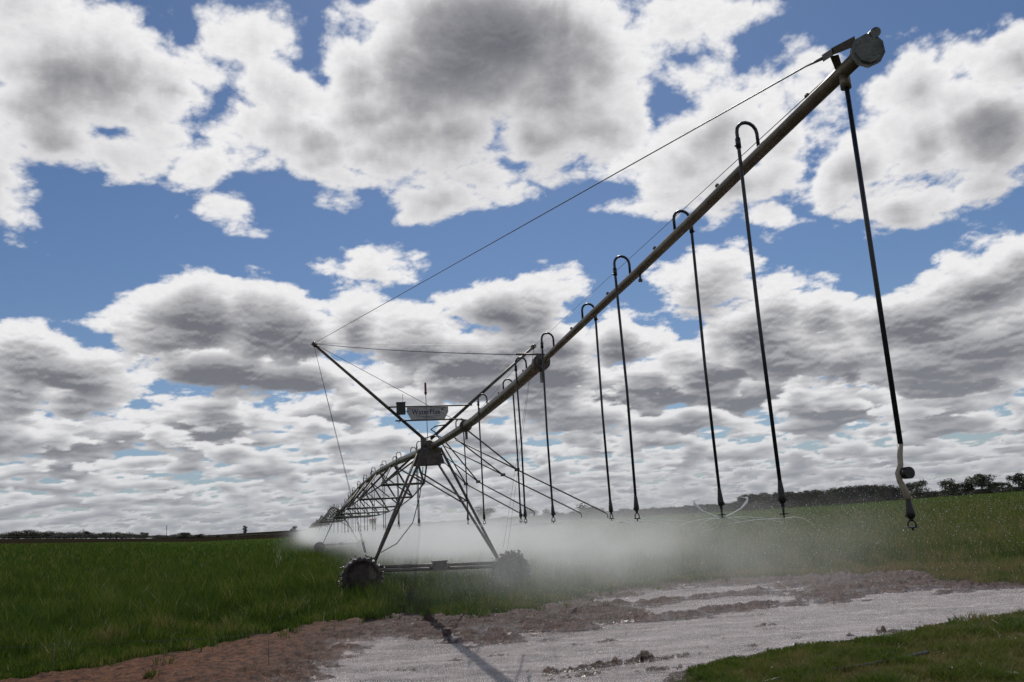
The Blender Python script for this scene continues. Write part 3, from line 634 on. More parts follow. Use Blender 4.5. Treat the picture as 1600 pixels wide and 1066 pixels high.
# towers
def tower(d, main):
    zl, zr = (0.02, -0.10) if main else (tz(d, -2), tz(d, 2)); zc = (zl + zr) / 2; zp = pz(d)
    T = empty("drive_tower"); T.parent = root; T.matrix_parent_inverse = ROOTM
    seg = 8 if main else 5; g = darks
    mb = MB()
    for s_ in (-1, 1): mb.plate([L(d + s_ * 0.25, -0.36, zp - 0.05), L(d + s_ * 0.25, 0.14, zp - 0.05), L(d + s_ * 0.3, 0.26, zp - 0.50), L(d + s_ * 0.3, -0.50, zp - 0.50)], PD, 0.012)
    mb.tube(L(d, -0.24, zp - 0.1), L(d, -0.24, zp + 0.24), 0.085, 14); mb.tube(L(d - 0.05, -0.1, zp), L(d + 0.05, -0.1, zp), 0.16, 14)
    part(mb, "tower_head", g, T)
    bz = 0.80
    for su, zz in ((-1, zl), (1, zr)):
        for sd_ in (-1, 1):
            mb = MB(); a = L(d + sd_ * 0.75, su * 0.20 - 0.12, zp - 0.12); b_ = L(d + sd_ * 0.06, su * 1.62, zz + bz + 0.15)
            mb.tube(a, b_, 0.036, seg); part(mb, "leg", g, T)
        mb = MB(); m0 = L(d - 0.75, su * 0.2 - 0.12, zp - 0.12).lerp(L(d, su * 1.62, zz + bz), 0.45); m1 = L(d + 0.75, su * 0.2 - 0.12, zp - 0.12).lerp(L(d, su * 1.62, zz + bz), 0.45)
        mb.tube(m0, m1, 0.02, 5); 
        if su > 0: mb.tube(m0, L(d - 0.5, -0.45, zp - 0.7), 0.022, 5); mb.tube(m1, L(d + 0.5, -0.45, zp - 0.7), 0.022, 5)
        part(mb, "leg_brace", g, T)
        # wheel, rolling square to the pipe
        rr_ = 0.555; c_ = L(d, su * 1.95, zz + rr_ + 0.02); mb = MB()
        nseg = 44; prof = [(-0.15, 0.36), (-0.19, 0.44), (-0.17, 0.495), (0.0, 0.52), (0.17, 0.495), (0.19, 0.44), (0.15, 0.36)]
        wr = random.Random(int(d) + su)
        V = []; 
        for i in range(nseg):
            t_ = 2 * math.pi * i / nseg; dr = RD * math.cos(t_) + UZ * math.sin(t_)
            lug = 0.028 if (i % 2 == 0) else -0.012
            for j, (w_, r_) in enumerate(prof):
                V.append(c_ + dr * (r_ + (lug if 1 < j < 5 else 0) + wr.uniform(-0.012, 0.018)) + PD * w_)
        m_ = len(prof); F = [(i * m_ + j, i * m_ + j + 1, ((i + 1) % nseg) * m_ + j + 1, ((i + 1) % nseg) * m_ + j) for i in range(nseg) for j in range(m_ - 1)]
        mb.add(V, F, False)
        for s3 in (-1, 1): mb.tube(c_ + PD * 0.10 * s3, c_ + PD * 0.06 * s3, 0.37, 24)
        mb.tube(c_ - PD * 0.2, c_ + PD * 0.2, 0.10, 12)
        if main:
            for i in range(170):                       # clods thrown on the tyre
                t_ = wr.uniform(0, 6.283); dr = RD * math.cos(t_) + UZ * math.sin(t_); q_ = c_ + dr * wr.uniform(0.30, 0.60) + PD * wr.choice((-1, 1)) * wr.uniform(0.13, 0.20) * 0.95
                h_ = wr.uniform(0.012, 0.034); mb.path([q_ - dr * h_, q_, q_ + dr * h_], [h_ * 0.5, h_, h_ * 0.4], 5)
        part(mb, "wheel", mudm_, T)
    mb = MB(); za_, zb_ = zl + bz - 0.02, zr + bz - 0.02
    for s3 in (-1, 1): mb.tube(L(d + 0.10 * s3, -1.62, za_ + 0.04 * s3), L(d + 0.10 * s3, 1.62, zb_ + 0.04 * s3), 0.045, seg)
    for su, zz in ((-1, zl), (1, zr)): mb.box(L(d, su * 1.68, zz + bz - 0.08), RD * 0.10, PD * 0.12, UZ * 0.18)
    part(mb, "base_beam", g, T)
    mb = MB(); gc = L(d - 0.18, 0.03, zc + 0.80); mb.box(gc, RD * 0.17, PD * 0.14, UZ * 0.11); mb.box(gc + UZ * 0.13, RD * 0.20, PD * 0.15, UZ * 0.014); mb.tube(gc - RD * 0.26, gc + RD * 0.26, 0.075, 12)
    part(mb, "gearbox", g, T)
    if main:
        mb = MB(); mb.path([L(d - 0.1, -0.3, zp - 0.55), L(d - 0.2, -0.42, 2.6), L(d - 0.1, -0.62, 1.9), L(d - .1, -1.05, 1.4), L(d, -1.45, 1.2)], 0.012, 6); part(mb, "power_cable", hosem, T)
    return T
for i, d in enumerate(TOW): tower(d, i == 0)

# mast arms, guys, sign above the first tower
D0_ = TOW[0]
armL, armR, hub = L(D0_, -3.1, 6.73), L(D0_, 3.02, 6.62), L(D0_, -0.14, 4.0)
for a in (armL, armR):
    mb = MB(); mb.tube(hub + (a - hub).normalized() * 0.12, a, 0.042, 10); mb.tube(a - (a - hub).normalized() * 0.10, a + (a - hub).normalized() * 0.03, 0.062, 8); part(mb, "mast_arm", darks)
def cable(a, b_, r=0.007, sag=0.0):
    mb = MB(); a, b_ = Vector(a), Vector(b_); mb.path([a.lerp(b_, t_) - UZ * sag * 4 * t_ * (1 - t_) for t_ in np.linspace(0, 1, 9)], r, 5); return part(mb, "stay_cable", wirem)
cable(armL, CABLE_END, 0.006); cable(armR, L(4.97, 0, pz(4.97) + 0.06), 0.0035)
cable(armL, armR, 0.004); cable(armL, L(12.1, -0.2, 4.24), 0.008, 0.05); cable(armR, L(12.1, 0.15, 4.22), 0.006)
cable(armL, L(17.9, -0.25, 4.06), 0.006); cable(armR, L(17.9, 0.15, 4.0), 0.005)
for dd in (-0.25, 0.25): cable(armL, L(D0_ + dd, -1.85, 1.22), 0.0045); cable(armR, L(D0_ + dd, 1.85, 1.1), 0.004)
mb = MB()
for dd in (-0.25, 0.25): a = L(D0_ + dd, -1.85, 1.22); mb.tube(a, a.lerp(armL, 0.05), 0.011, 6)
part(mb, "turnbuckle", darks)
for (u0, u1, z_) in ((-1.25, 1.12, 4.96), (-0.99, 0.83, 4.585)):
    mb = MB(); mb.tube(L(D0_ - 0.06, u0, z_), L(D0_ - 0.06, u1, z_), 0.020, 8); part(mb, "cross_bar", darks)
# sign board
sx0, sx1, sz0, sz1 = -0.66, 0.46, 4.60, 4.945; ch = 0.11
mb = MB(); mb.plate([L(D0_, u, z) for u, z in ((sx0, sz1), (sx0, sz0 + 0.20), (sx0 + ch, sz0), (sx1 - ch, sz0), (sx1, sz0 + 0.20), (sx1, sz1))], PD, 0.012)
sg = part(mb, "sign_board", signm)
def lettering(txt, size, u, z, name, offset=0.0):
    cu = bpy.data.curves.new(name, 'FONT'); cu.body = txt; cu.size = size; cu.extrude = 0.002; cu.offset = offset; cu.space_character = 1.12
    o = bpy.data.objects.new(name, cu); COL.objects.link(o)
    dg = bpy.context.evaluated_depsgraph_get(); me_ = bpy.data.meshes.new_from_object(o.evaluated_get(dg)); bpy.data.objects.remove(o)
    me_.transform(Matrix.Diagonal((0.76 / max(v.co.x for v in me_.vertices), 1, 1, 1))); p_ = L(D0_ - 0.011, u, z); M_ = Matrix((RD, UZ, -PD)).transposed().to_4x4(); M_.translation = p_; me_.transform(M_)
    return obj(name, me_, inkm, sg)
lettering("WaterPlus", 0.20, -0.53, 4.75, "lettering", 0.003)
mb = MB()
def sp(u, z, dd=0.012): return L(D0_ - dd, u, z)
mb.path([sp(-0.46, 4.715), sp(-0.25, 4.695), sp(0.0, 4.69), sp(0.25, 4.715)], [0.003, 0.007, 0.006, 0.002], 5)
mb.path([sp(-0.25, 4.655), sp(0.10, 4.655)], 0.004, 5)
for a in (0.1, 0.9, 1.7, 2.5): mb.path([sp(0.30, 4.865), sp(0.30 + 0.045 * math.cos(a), 4.865 + 0.045 * math.sin(a))], [0.010, 0.004], 5)
part(mb, "sign_emblem", inkm, sg)
mb = MB(); mb.box(L(D0_ - 0.12, -0.84, 4.90), RD * 0.115, PD * 0.07, UZ * 0.155); mb.box(L(D0_ - 0.12, -0.84, 5.06), RD * 0.125, PD * 0.085, UZ * 0.012); cb = part(mb, "control_box", boxm)
mb = MB(); mb.tube(L(D0_ - 0.12, -0.78, 5.06), L(D0_ - 0.12, -0.78, 5.30), 0.006, 5); part(mb, "antenna", hosem, cb)
mb = MB(); mb.path([L(D0_ - 0.12, -0.88, 4.75), L(D0_ - 0.1, -0.87, 4.66), L(D0_ - 0.05, -0.9, 4.52)], 0.009, 5); mb.tube(L(D0_ - 0.12, -0.74, 4.83), L(D0_ - 0.02, -0.62, 4.83), 0.01, 5); part(mb, "cable", hosem, cb)
mb = MB(); mb.tube(L(D0_, -0.13, 4.0), L(D0_, -0.14, 5.36), 0.009, 6); bm = part(mb, "beacon_mast", darks)
mb = MB(); mb.path([L(D0_, -0.14, z) for z in (5.28, 5.34, 5.36, 5.60, 5.63)], [0.02, 0.045, 0.030, 0.028, 0.01], 10); part(mb, "beacon", redm, bm)
# big hose loops over the tower
mb = MB(); zp = 3.9
mb.path([L(21.2, 0.02, zp + 0.02), L(21.3, -0.05, zp + 0.22), L(21.5, -0.16, zp + 0.34), L(21.5, -0.05, zp + 0.42), L(21.2, 0.2, zp + 0.42)], 0.016, 8)
mb.path([L(22.0, 0.2, zp + 0.18), L(22.2, 0.0, zp + 0.26), L(22.6, -0.24, zp + 0.2)], 0.016, 8); part(mb, "hose_loop", hosem)

# booms reaching out behind the first tower
for i, (d, (nu, nzz), (eu, ezz)) in enumerate(((18.3, (1.24, 2.92), (3.25, 1.86)), (19.8, (1.28, 2.90), (3.15, 1.90)), (21.0, (0.92, 2.82), (2.3, 2.02)), (21.5, (0.70, 2.80), (2.2, 1.92)))):
    nd, en = L(d, nu, nzz), L(d, eu, ezz); mb = MB()
    mb.tube(nd, en, 0.017, 7); mb.tube(L(d - 0.5, 0.05, pz(d) - 0.08), nd, 0.017, 7); mb.tube(L(d + 0.9, 0.05, pz(d) - 0.14), nd, 0.015, 7); mb.box(nd, RD * 0.05, PD * 0.04, UZ * 0.035)
    bo = part(mb, "boom", darks); mb = MB(); mb.path([en, en + RD * 0.04 - UZ * 0.05, en + RD * 0.04 - UZ * 0.12], 0.013, 6); part(mb, "boom_nozzle", hosem, bo)

# trussed spans
for i in range(len(TOW) - 1):
    a, b_ = TOW[i], TOW[i + 1]; near = i == 0; n = 9
    ds = np.linspace(a, b_, 30 if near else 16); mb = MB(); mb.path([L(d, 0, pz(d)) for d in ds], 0.11 if near else 0.13, 12 if near else 6)
    for d in np.linspace(a, b_, 9)[1:-1]: mb.tube(L(d - .05, 0, pz(d)), L(d + .05, 0, pz(d)), 0.12, 10 if near else 6)
    part(mb, "span_pipe", galv)
    dep = [0, 0.80, 1.22, 1.50, 1.62, 1.62, 1.50, 1.22, 0.80, 0]; wid = [0, 0.75, 1.12, 1.32, 1.38, 1.38, 1.32, 1.12, 0.75, 0]
    nd = np.linspace(a + 0.8, b_ - 0.8, n + 1); rods = MB(); bars = []; seg = 6 if near else 4; r_ = 0.038 if near else 0.055
    for s_ in (-1, 1):
        bot = [L(nd[j], s_ * wid[j], pz(nd[j]) - dep[j] - 0.05) for j in range(n + 1)]
        for j in range(n): rods.tube(bot[j], bot[j + 1], r_ * 0.75, seg)
        for j in range(1, n):
            for q_ in (-0.5, 0.5):
                dm = nd[j] + q_ * (nd[1] - nd[0]); rods.tube(bot[j], L(dm, s_ * 0.06, pz(dm) - 0.07), r_, seg)
    for j in range(1, n): bars.append(MB().tube(L(nd[j], -wid[j], pz(nd[j]) - dep[j] - 0.05), L(nd[j], wid[j], pz(nd[j]) - dep[j] - 0.05), r_ * 1.15, seg))
    tr_ = part(rods, "truss", trussm)
    for q_ in bars: part(q_, "cross_member", trussm, tr_)

# ------------------------------------------------------------------ water: streams, droplets, mist
m, t, out = material("spray_water"); SPRAY = m
pb = t.node('ShaderNodeBsdfPrincipled'); pb.inputs['Base Color'].default_value = (0.86, 0.88, 0.89, 1); pb.inputs['Roughness'].default_value = 0.25
tl = t.node('ShaderNodeBsdfTranslucent'); tl.inputs[0].default_value = (0.9, 0.92, 0.93, 1); mx = t.node('ShaderNodeMixShader'); mx.inputs[0].default_value = 0.6
t.nt.links.new(pb.outputs[0], mx.inputs[1]); t.nt.links.new(tl.outputs[0], mx.inputs[2]); t.nt.links.new(mx.outputs[0], out.inputs[0])
wr = random.Random(9); mb = MB()
for i, p in enumerate(NOZ[:-1]):
    base = Vector((p.x, p.y, p.z - 0.08)); ns = 7 if i else 2
    for k_ in range(ns):
        a = 2 * math.pi * (k_ + wr.random() * 0.5) / ns; dr = Vector((math.cos(a), math.sin(a), 0)); tang = Vector((-dr.y, dr.x, 0)); ln = wr.uniform(0.3, 0.8)
        pts = [base + dr * s_ * ln + tang * 0.06 * s_ * s_ + UZ * (0.05 * s_ - 0.12 * s_ * s_) for s_ in (0.03, 0.3, 0.6, 1.0)]
        mb.path(pts, [0.0022, 0.0017, 0.0011, 0.0005], 4)
# one head throws two curling streams upward
p = NOZ[1] - UZ * 0.08; vd = Vector((p.x, p.y, 0)).normalized(); sd2 = Vector((vd.y, -vd.x, 0))
for s_ in (-1, 1):
    for j in range(3):
        e_ = j * 0.012
        pts = [p + sd2 * s_ * (a_ * 0.235) + UZ * b__ + vd * e_ for a_, b__ in ((0.0, 0.0), (0.35, 0.035), (0.7, 0.075), (0.95, 0.12 + e_), (1.0, 0.145 + e_), (0.9, 0.165), (0.72, 0.175))]
        mb.path(pts, [0.004, 0.0045, 0.0045, 0.004, 0.0035, 0.003, 0.0015], 4)
tag(mb.build("water_spray", SPRAY), kind='stuff')
# droplets in the air around the heads
N = 30000; q = RNG.randint(0, len(NOZ), N); P0 = np.array([tuple(p) for p in NOZ])[q]
ang = RNG.rand(N) * 2 * np.pi; rad = np.sqrt(RNG.rand(N)) * 4.2
DXp = P0[:, 0] + np.cos(ang) * rad * 0.8 + 1.2; DYp = P0[:, 1] + np.sin(ang) * rad
DZp = 2.0 - 0.10 * RNG.rand(N) - (rad / 4.2) ** 2 * 1.2 * RNG.rand(N) - 0.25 * RNG.rand(N) + 0.22 * RNG.randn(N)
dist = np.hypot(DXp, DYp); ok = (dist > 4.5) & (DZp > 0.05); DXp, DYp, DZp, dist = DXp[ok], DYp[ok], DZp[ok], dist[ok]; N = len(DXp)
sz = RNG.uniform(0.0006, 0.0020, N) * np.where(RNG.rand(N) < 0.05, 1.8, 1.0)
octa = np.array([(1, 0, 0), (0, 1, 0), (-1, 0, 0), (0, -1, 0), (0, 0, 1.5), (0, 0, -1.5)])
V = np.stack([DXp, DYp, DZp], -1)[:, None] + octa[None] * sz[:, None, None]
tri = np.array([(0, 1, 4), (1, 2, 4), (2, 3, 4), (3, 0, 4), (1, 0, 5), (2, 1, 5), (3, 2, 5), (0, 3, 5)])
me = np_mesh("water_droplets", V.reshape(-1, 3), None, (np.arange(N)[:, None, None] * 6 + tri[None]).reshape(-1, 3), smooth=True)
tag(obj("water_droplets", me, SPRAY), kind='stuff')
# splashes where drops land on the puddle
X, Y = image_scatter(170000, 350, 1700, 915, 1110)
r, n1, n2, mud, mudm, wetm = ground_masks(X, Y); ok = (wetm > 0.55) | ((mudm > 0.6) & (X > -3.5) & (RNG.rand(len(X)) < 0.10)); X, Y, r, wetm = X[ok], Y[ok], r[ok], wetm[ok]
zb = np.maximum(ground_z(X, Y)[0], WATER_Z); N = len(X)
sz = RNG.uniform(0.0012, 0.0036, N) * (r / 12.0) ** 0.5 * np.where(RNG.rand(N) < 0.12, 1.8, 1.0)
V = np.stack([X, Y, zb + 0.035 * RNG.rand(N) ** 2 + 0.002], -1)[:, None] + octa[None] * sz[:, None, None]
me = np_mesh("splashes", V.reshape(-1, 3), None, (np.arange(N)[:, None, None] * 6 + tri[None]).reshape(-1, 3), smooth=True)
tag(obj("splashes", me, SPRAY), kind='stuff')
# mist drifting under the pipe: one box along the machine, density falls off sideways, upwards and near the open end
def mist(name, d0, d1, u0, u1, z0, z1, dens, tail, step, detail, lat_c, left):
    c = L((d0 + d1) / 2, (u0 + u1) / 2, 0); hl = (d1 - d0) / 2 * _n
    mb = MB(); mb.box((0, 0, (z0 + z1) / 2), (hl, 0, 0), (0, (u1 - u0) / 2, 0), (0, 0, (z1 - z0) / 2))
    m, t, out = material(name + "_air")
    tcn = Sk(t, t.node('ShaderNodeTexCoord').outputs['Object']); s_ = t.node('ShaderNodeSeparateXYZ'); t.link(tcn, s_.inputs[0]); ox, oy, oz = (Sk(t, s_.outputs[k_]) for k_ in range(3))
    u = oy * -1.0 + (u0 + u1) / 2                                  # local y points to the left of the pipe
    lat = t.m('EXPONENT', (u - lat_c) * (u - lat_c) * -MIST_LAT)
    w_ = t.vm('ADD', tcn, t.vm('SCALE', t.noise(tcn, 0.5, 2.0, 0.5, out=1), None, scale=0.8))
    nz_ = t.noise(w_, 0.42, detail, 0.6)
    hgt = t.ss(oz + (nz_ - 0.5) * 2.2, 2.3, 1.3) * t.ss(oz, -0.2, 0.7)
    hi_ = t.ss(oz + (nz_ - 0.5) * 1.5, 3.5, 1.7) * 0.13
    end = t.ss(ox + hl, tail[0], tail[1])                          # distance from the near end
    side_ = t.ss(u + (nz_ - 0.5) * 1.5, left[0], left[1]) * t.ss(u, u1, u1 - 2.0)
    dn = (hgt + hi_) * lat * end * side_ * t.ss(nz_, 0.34, 0.66) * dens
    vs = t.node('ShaderNodeVolumePrincipled'); vs.inputs['Color'].default_value = (0.97, 0.985, 0.98, 1); vs.inputs['Anisotropy'].default_value = 0.35
    t.link(dn, vs.inputs['Density']); t.nt.links.new(vs.outputs[0], out.inputs['Volume'])
    o = mb.build(name, m); o.location = c; o.rotation_euler.z = math.atan2(PD.y, PD.x); m.cycles.volume_step_rate = step
    return tag(o, kind='stuff')
MIST_LAT = 0.035
mist("spray_mist", 7.0, 62.0, -7.0, 10.0, 0.02, 3.6, 0.165, (2.5, 19.0), 0.35, 4.0, 3.2, (-2.6, 1.8))
mist("far_spray_mist", 62.2, 360.0, -8.0, 8.0, -0.9, 3.4, 0.10, (-2.0, 25.0), 1.0, 2.0, 1.0, (-7.0, 0.5))

# ------------------------------------------------------------------ trees on the horizon
barkm = simple("bark", (0.075, 0.06, 0.05), (0.04, 0.032, 0.028), 0.85, 3.0)
leafm = []
for k_, c1 in enumerate(((0.075, 0.080, 0.038), (0.045, 0.048, 0.030), (0.10, 0.090, 0.050))):
    m, t, out = material("far_foliage"); P_ = Sk(t, t.node('ShaderNodeTexCoord').outputs['Object'])
    principled(t, out, t.mix(t.ss(t.noise(P_, 0.9, 3.0), 0.35, 0.65), c1, tuple(v * 0.55 for v in c1)), 0.8); leafm.append(m)
def tree_meshes(seed, kind):
    """unit-height tree: tapered trunk with limbs, crown of many small leaf clumps"""
    r = random.Random(seed); tk = MB(); V = []; 
    if kind == 'tall': lobes = [(r.uniform(-.05, .05), r.uniform(-.05, .05), 0.35 + 0.09 * i, 0.13 - 0.01 * abs(i - 3), 0.10) for i in range(7)]
    elif kind == 'bush': lobes = [(r.uniform(-.55, .55), r.uniform(-.3, .3), r.uniform(0.25, 0.62), r.uniform(0.25, 0.38), r.uniform(0.22, 0.34)) for i in range(7)]
    else: lobes = [(r.uniform(-.34, .34), r.uniform(-.3, .3), r.uniform(0.20, 0.86), r.uniform(0.17, 0.30), r.uniform(0.13, 0.21)) for i in range(14)]
    bend = r.uniform(-.05, .05); tk.path([(0, 0, -0.06), (bend, 0, 0.3), (bend * 1.5, 0.02, 0.62)], [0.035, 0.024, 0.010], 6)
    for x, y, z, a, h in lobes[:6]: tk.path([(bend, 0, max(0.1, z * 0.45)), (x * 0.6, y * 0.6, z * 0.85), (x, y, z)], [0.014, 0.009, 0.004], 4)
    for x, y, z, a, h in lobes:
        for k_ in range({'tall': 60, 'bush': 210}.get(kind, 150)):
            th = r.uniform(0, 6.283); cz = r.uniform(-1, 1); rr_ = r.random() ** 0.4; sx_ = math.sqrt(1 - cz * cz)
            c = (x + a * rr_ * sx_ * math.cos(th), y + a * rr_ * sx_ * math.sin(th), z + h * rr_ * cz); s_ = r.uniform(0.015, 0.042)
            n1_ = Vector((r.gauss(0, 1), r.gauss(0, 1), r.gauss(0, 1))).normalized(); n2_ = n1_.orthogonal().normalized(); n3_ = n1_.cross(n2_)
            V += [Vector(c) + n2_ * s_, Vector(c) + n3_ * s_ * 0.8, Vector(c) - n2_ * s_, Vector(c) - n3_ * s_ * 0.8]
    V = np.array([tuple(v) for v in V]); me_ = np_mesh("crown", V, np.arange(len(V)).reshape(-1, 4)); me_.materials.append(leafm[seed % 3])
    tm = bpy.data.meshes.new("trunk"); tm.from_pydata(tk.v, [], tk.f); tm.materials.append(barkm); return tm, me_
KINDS = {k_: [tree_meshes(s_ + 10 * j, k_) for s_ in range(n_)] for j, (k_, n_) in enumerate((('tree', 6), ('tall', 2), ('bush', 3)))}
tr_r = random.Random(3)
def far_tree(px, top, rdist, kind, label, group=None, wide=1.0, cat="tree"):
    hz = 808 - 0.06 * (px - 800); r_ = ray(px, hz); az = math.atan2(r_[0], r_[1]); x, y = rdist * math.sin(az), rdist * math.cos(az)
    rt_ = ray(px, top - (2.0 if px < 500 else 0.0)); h_top = CAM_H + rdist * rt_[2] / math.hypot(rt_[0], rt_[1]); zg = float(terrain_far(np.array([x]), np.array([y]))[0]); h_ = max(h_top - zg, 1.2)
    o = empty({'tree': 'gum_tree', 'tall': 'poplar_tree', 'bush': 'bush'}[kind], (x, y, zg)); tag(o, label, cat, group)
    tm, cm = tr_r.choice(KINDS[kind])
    for nm, me_ in (("trunk", tm), ("crown", cm)):
        c = bpy.data.objects.new(nm, me_); COL.objects.link(c); c.parent = o
    h_ *= 1.04; o.scale = (h_ * wide, h_ * wide, h_); o.rotation_euler.z = tr_r.uniform(0, 6.28); return o
def row(prof, n, rd, kinds, label, group, jit=2.0, wide=(0.8, 1.3), cat="tree"):
    xs = [p[0] for p in prof]
    for k_ in range(n):
        px = xs[0] + (xs[-1] - xs[0]) * (k_ + tr_r.uniform(0.1, 0.9)) / n
        far_tree(px, float(np.interp(px, xs, [p[1] for p in prof])) + tr_r.uniform(-0.4, jit), rd + tr_r.uniform(-12, 18), tr_r.choice(kinds), label, group, tr_r.uniform(*wide), cat)
far_tree(26, 829, 440, 'bush', "broad dark tree at the far left edge of the horizon", None, 1.9)
far_tree(50, 826, 440, 'bush', "round dark tree second from the left edge, beside a gap of sky", None, 1.7)
for px, tp in ((77, 829), (93, 831), (120, 829), (135, 832), (150, 833), (165, 833), (182, 832), (197, 832), (211, 836), (226, 834), (243, 836)):
    far_tree(px, tp, 450, tr_r.choice(['tree', 'bush']), "dark tree in the row along the left horizon behind the field", "trees along the left horizon", tr_r.uniform(1.3, 1.9))
row([(0, 832), (150, 834), (260, 837)], 40, 452, ['bush'], "low dark bush filling the foot of the left tree row", "bushes under the left tree row", 1.0, (1.6, 2.6), "bush")
row([(268, 834), (300, 834), (330, 837), (375, 838), (440, 835), (452, 829), (480, 830)], 22, 470, ['tree', 'bush'], "small dark tree in the thin line beyond the field, left of the machine", "thin line of trees left of the machine", 1.5, (1.5, 2.4))
row([(255, 837), (330, 837), (420, 836), (480, 834)], 34, 474, ['bush'], "low scrub bush on the horizon left of the machine", "scrub left of the machine", 0.8, (2.0, 3.2), "bush")
far_tree(383, 823.5, 455, 'tall', "tall thin tree standing alone above the low scrub line", None, 1.5)
far_tree(459, 824.5, 455, 'tree', "small rounded tree nearest the left end of the spray", None, 0.9)
for px, tp, w_ in ((645, 823, 0.9), (676, 813, 1.1), (704, 820, 1.0), (757, 791, 1.0), (771, 812, 1.2), (833, 795, 1.1), (860, 793, 1.0), (875, 801, 1.0), (905, 800, 1.2), (922, 784, 1.25), (938, 795, 1.0)):
    far_tree(px, tp, 300, 'tree', "pale tree half hidden in the spray behind the drop hoses", "trees half hidden in the spray", w_)
row([(500, 825), (640, 817), (800, 806), (950, 796)], 46, 420, ['bush', 'tree'], "low distant tree line behind the spray", "distant bushes behind the spray", 2.0, (1.3, 2.0))
row([(940, 797), (1060, 790), (1150, 785), (1162, 780)], 44, 400, ['bush', 'tree'], "low hazy tree in the line between the drop hoses", "low trees between the drop hoses", 2.0, (1.2, 1.8))
row([(1158, 776), (1168, 771), (1240, 768), (1300, 763), (1345, 757), (1400, 758), (1418, 760)], 52, 380, ['tree'], "grey-green tree in the dense plantation right of the spray", "dense plantation right of the spray", 3.0, (0.7, 1.1))
row([(1160, 782), (1300, 776), (1415, 769)], 10, 374, ['bush'], "undergrowth bush along the foot of the plantation", "bushes along the plantation's foot", 1.5, (1.4, 2.0), "bush")
far_tree(1432, 752, 372, 'tree', "bushy tree just right of the last drop hose", None, 1.1)
for px, tp in ((1449, 762), (1458, 765), (1440, 763)): far_tree(px, tp, 376, 'bush', "small bush at the thin gap right of the last drop hose", "bushes in the plantation gap", 1.3, "bush")
far_tree(1478, 749, 366, 'tree', "rounded tree at the left end of the far right clump", None, 1.2)
far_tree(1535, 741, 366, 'tree', "tallest spreading tree in the far right clump", None, 1.25)
far_tree(1592, 740, 360, 'tree', "dark tree touching the right edge of the photo", None, 1.1)
for px, tp in ((1497, 755), (1508, 752), (1518, 750), (1550, 750), (1561, 753), (1572, 753), (1488, 757), (1605, 748)):
    far_tree(px, tp, 370, 'tree', "dark tree inside the far right clump above the field", "trees of the far right clump", 1.15)
row([(1470, 766), (1600, 758)], 14, 364, ['bush'], "low bush under the far right clump of trees", "bushes under the far right clump", 1.0, (1.3, 1.9), "bush")

# ------------------------------------------------------------------ far objects on the left horizon
def far_xy(px, rdist):
    r_ = ray(px, 808 - 0.06 * (px - 800)); az = math.atan2(r_[0], r_[1]); x, y = rdist * math.sin(az), rdist * math.cos(az)
    return x, y, float(terrain_far(np.array([x]), np.array([y]))[0])
pale = simple("pale_paint", (0.30, 0.30, 0.30), (0.20, 0.20, 0.20), 0.6, 2.0)
x, y, z = far_xy(260, 520); o = empty("radio_mast", (x, y, z)); tag(o, "thin dark radio mast rising above the low trees on the left horizon", "radio mast")
mb = MB(); mb.tube((0, 0, 0), (0, 0, 7.2), 0.14, 6); mb.build("pole", darks, o)
mb = MB(); [mb.tube((-0.5, 0, h_), (0.5, 0, h_), 0.05, 4) for h_ in (5.4, 6.3, 7.0)]; mb.build("aerial", darks, o)
o = empty("rail_fence"); tag(o, "long pale rail fence at the foot of the trees on the left horizon", "fence")
rail = MB(); posts = MB(); prev = None
for k_ in range(41):
    px = -30 + k_ * 7.8; x, y, z = far_xy(px, 428 + 0.03 * px); p = Vector((x, y, z))
    posts.tube(p, p + UZ * 1.1, 0.06, 4)
    if prev is not None and (k_ % 9 != 4):
        rail.box((p + prev) / 2 + UZ * 0.95, (p - prev) / 2, Vector((0, 0.03, 0)), UZ * 0.07)
    prev = p
rail.build("rail", simple("weathered_rail", (0.16, 0.155, 0.15), (0.10, 0.10, 0.10), 0.7, 2.0), o); posts.build("fence_posts", darks, o)
x, y, z = far_xy(583, 480); o = empty("shed", (x, y, z)); tag(o, "small red-roofed open shed far behind the truss of the machine", "shed")
zt = 1.9 + 480 * 0.0078; h_ = zt - z
mb = MB(); mb.plate([(-2.2, -1.6, h_ - 0.6), (2.0, -1.6, h_ - 0.4), (2.0, 1.6, h_), (-2.2, 1.6, h_ - 0.2)], (0, -0.1, 1), 0.25); mb.box((0, -1.6, h_ - 0.9), (2.1, 0, 0), (0, 0.05, 0), (0, 0, 0.35)); mb.build("roof", redm, o)
for xx in (-1.8, -0.5, 0.8, 1.8):
    mb = MB(); mb.tube((xx, -1.4, 0), (xx, -1.4, h_ - 0.6), 0.14, 5); mb.build("post", darks, o)
mb = MB(); mb.box((-0.2, 1.2, (h_ - 1) / 2), (1.7, 0, 0), (0, 0.05, 0), (0, 0, (h_ - 1) / 2)); mb.build("back_wall", darks, o)

twm = simple("dead_wood", (0.22, 0.18, 0.14), (0.12, 0.10, 0.08), 0.8, 20.0)
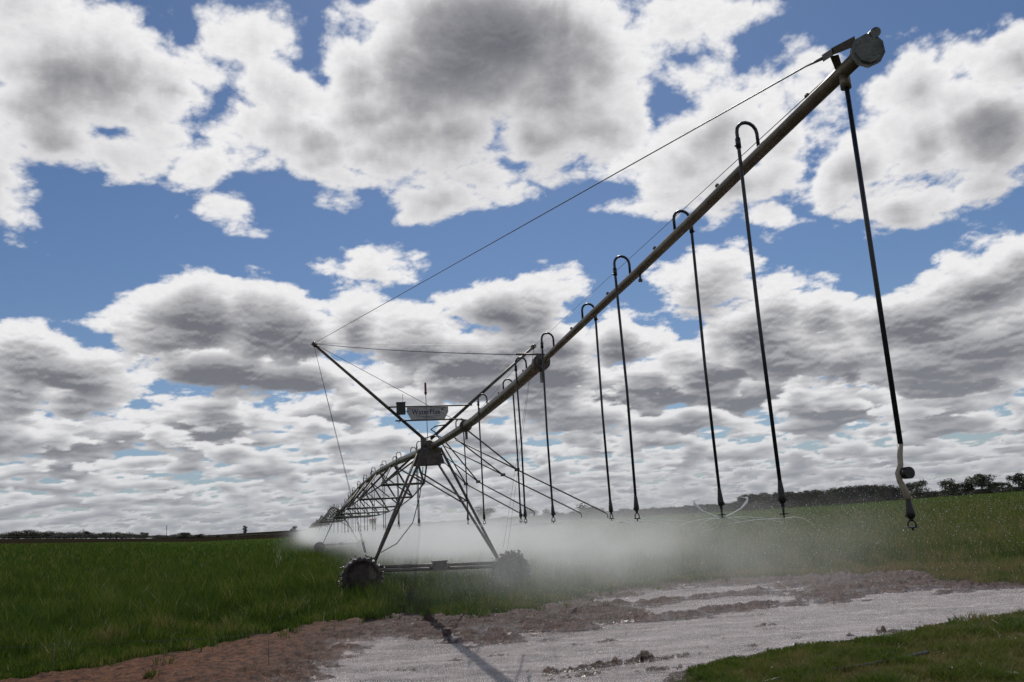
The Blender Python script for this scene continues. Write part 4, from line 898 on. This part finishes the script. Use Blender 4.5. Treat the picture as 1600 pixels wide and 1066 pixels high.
# ------------------------------------------------------------------ near odds and ends
def zat(x, y): return float(ground_z(np.array([x]), np.array([y]))[0][0])
o = empty("electric_fence"); tag(o, "single pale fence wire on a thin post, crossing the dark crop at lower left", "fence")
ww = []
for px, py in ((-120, 1018), (0, 1013), (85, 1009), (170, 1004), (330, 998), (420, 990)):
    r_ = ray(px, py); k_ = (0.42 - CAM_H) / r_[2]; ww.append(Vector((r_[0] * k_, r_[1] * k_, 0.42)))
mb = MB(); mb.path(ww, 0.0028, 5); mb.build("wire", wirem, o)
for w_ in (ww[0], ww[2], ww[5]):
    mb = MB(); mb.path([(w_.x, w_.y, zat(w_.x, w_.y) - 0.05), (w_.x, w_.y, 0.46)], 0.005, 6); mb.build("post", twm, o)
pts = [Vector((*gpt(px, py, 0.03), 0)) for px, py in ((1180, 1072), (1225, 1060), (1290, 1050), (1350, 1040), (1400, 1030), (1450, 1022))]
mb = MB(); mb.path([Vector((p.x, p.y, zat(p.x, p.y) + 0.035)) for p in pts], 0.022, 10)
tag(mb.build("poly_pipe", hosem), "black plastic pipe lying half sunk in the short grass at lower right", "pipe")
def twig(segs, name, label):
    mb = MB()
    for sgm in segs:
        P3 = []
        for px, py, h_ in sgm: gx_, gy_ = gpt(px, py + h_ * 90, 0); P3.append((gx_, gy_, zat(gx_, gy_) + h_))
        mb.path(P3, [0.008 - 0.0055 * i / (len(P3) - 1) for i in range(len(P3))], 6)
    tag(mb.build(name, twm), label, "branch")
twig([[(1565, 1004, 0.02), (1560, 990, 0.05), (1548, 981, 0.08)], [(1568, 982, 0.03), (1558, 974, 0.08), (1551, 970, 0.10)]], "dead_branch", "thin dead branch poking out of the verge grass at right, below the puddle")
twig([[(1574, 968, 0.02), (1570, 964, 0.07), (1562, 960, 0.10)], [(1574, 968, 0.02), (1568, 968, 0.03), (1560, 964, 0.06)]], "dead_branch", "short bent twig at the edge of the puddle on the far right")
stm = simple("wet_stone", (0.20, 0.17, 0.16), (0.10, 0.08, 0.075), 0.3, 30.0, 0.5)
def stone(px, py, s_, label):
    gx_, gy_ = gpt(px, py); sr = random.Random(px); V = []; mb = MB()
    for i in range(6):
        ph = -0.3 + 1.9 * i / 5
        for j in range(9):
            th = 2 * math.pi * j / 9; k_ = s_ * sr.uniform(0.85, 1.15); V.append((math.cos(th) * math.cos(ph) * k_ * 1.4, math.sin(th) * math.cos(ph) * k_, math.sin(ph) * k_ * 0.6))
    mb.add(V, [(i * 9 + j, i * 9 + (j + 1) % 9, (i + 1) * 9 + (j + 1) % 9, (i + 1) * 9 + j) for i in range(5) for j in range(9)], True)
    o = mb.build("stone", stm); o.location = (gx_, gy_, zat(gx_, gy_) + s_ * 0.05); tag(o, label, "stone")
stone(1580, 1058, 0.09, "dark wet stone in the grass at the bottom right corner")
stone(1598, 996, 0.05, "small pale stone in the verge at the right edge")
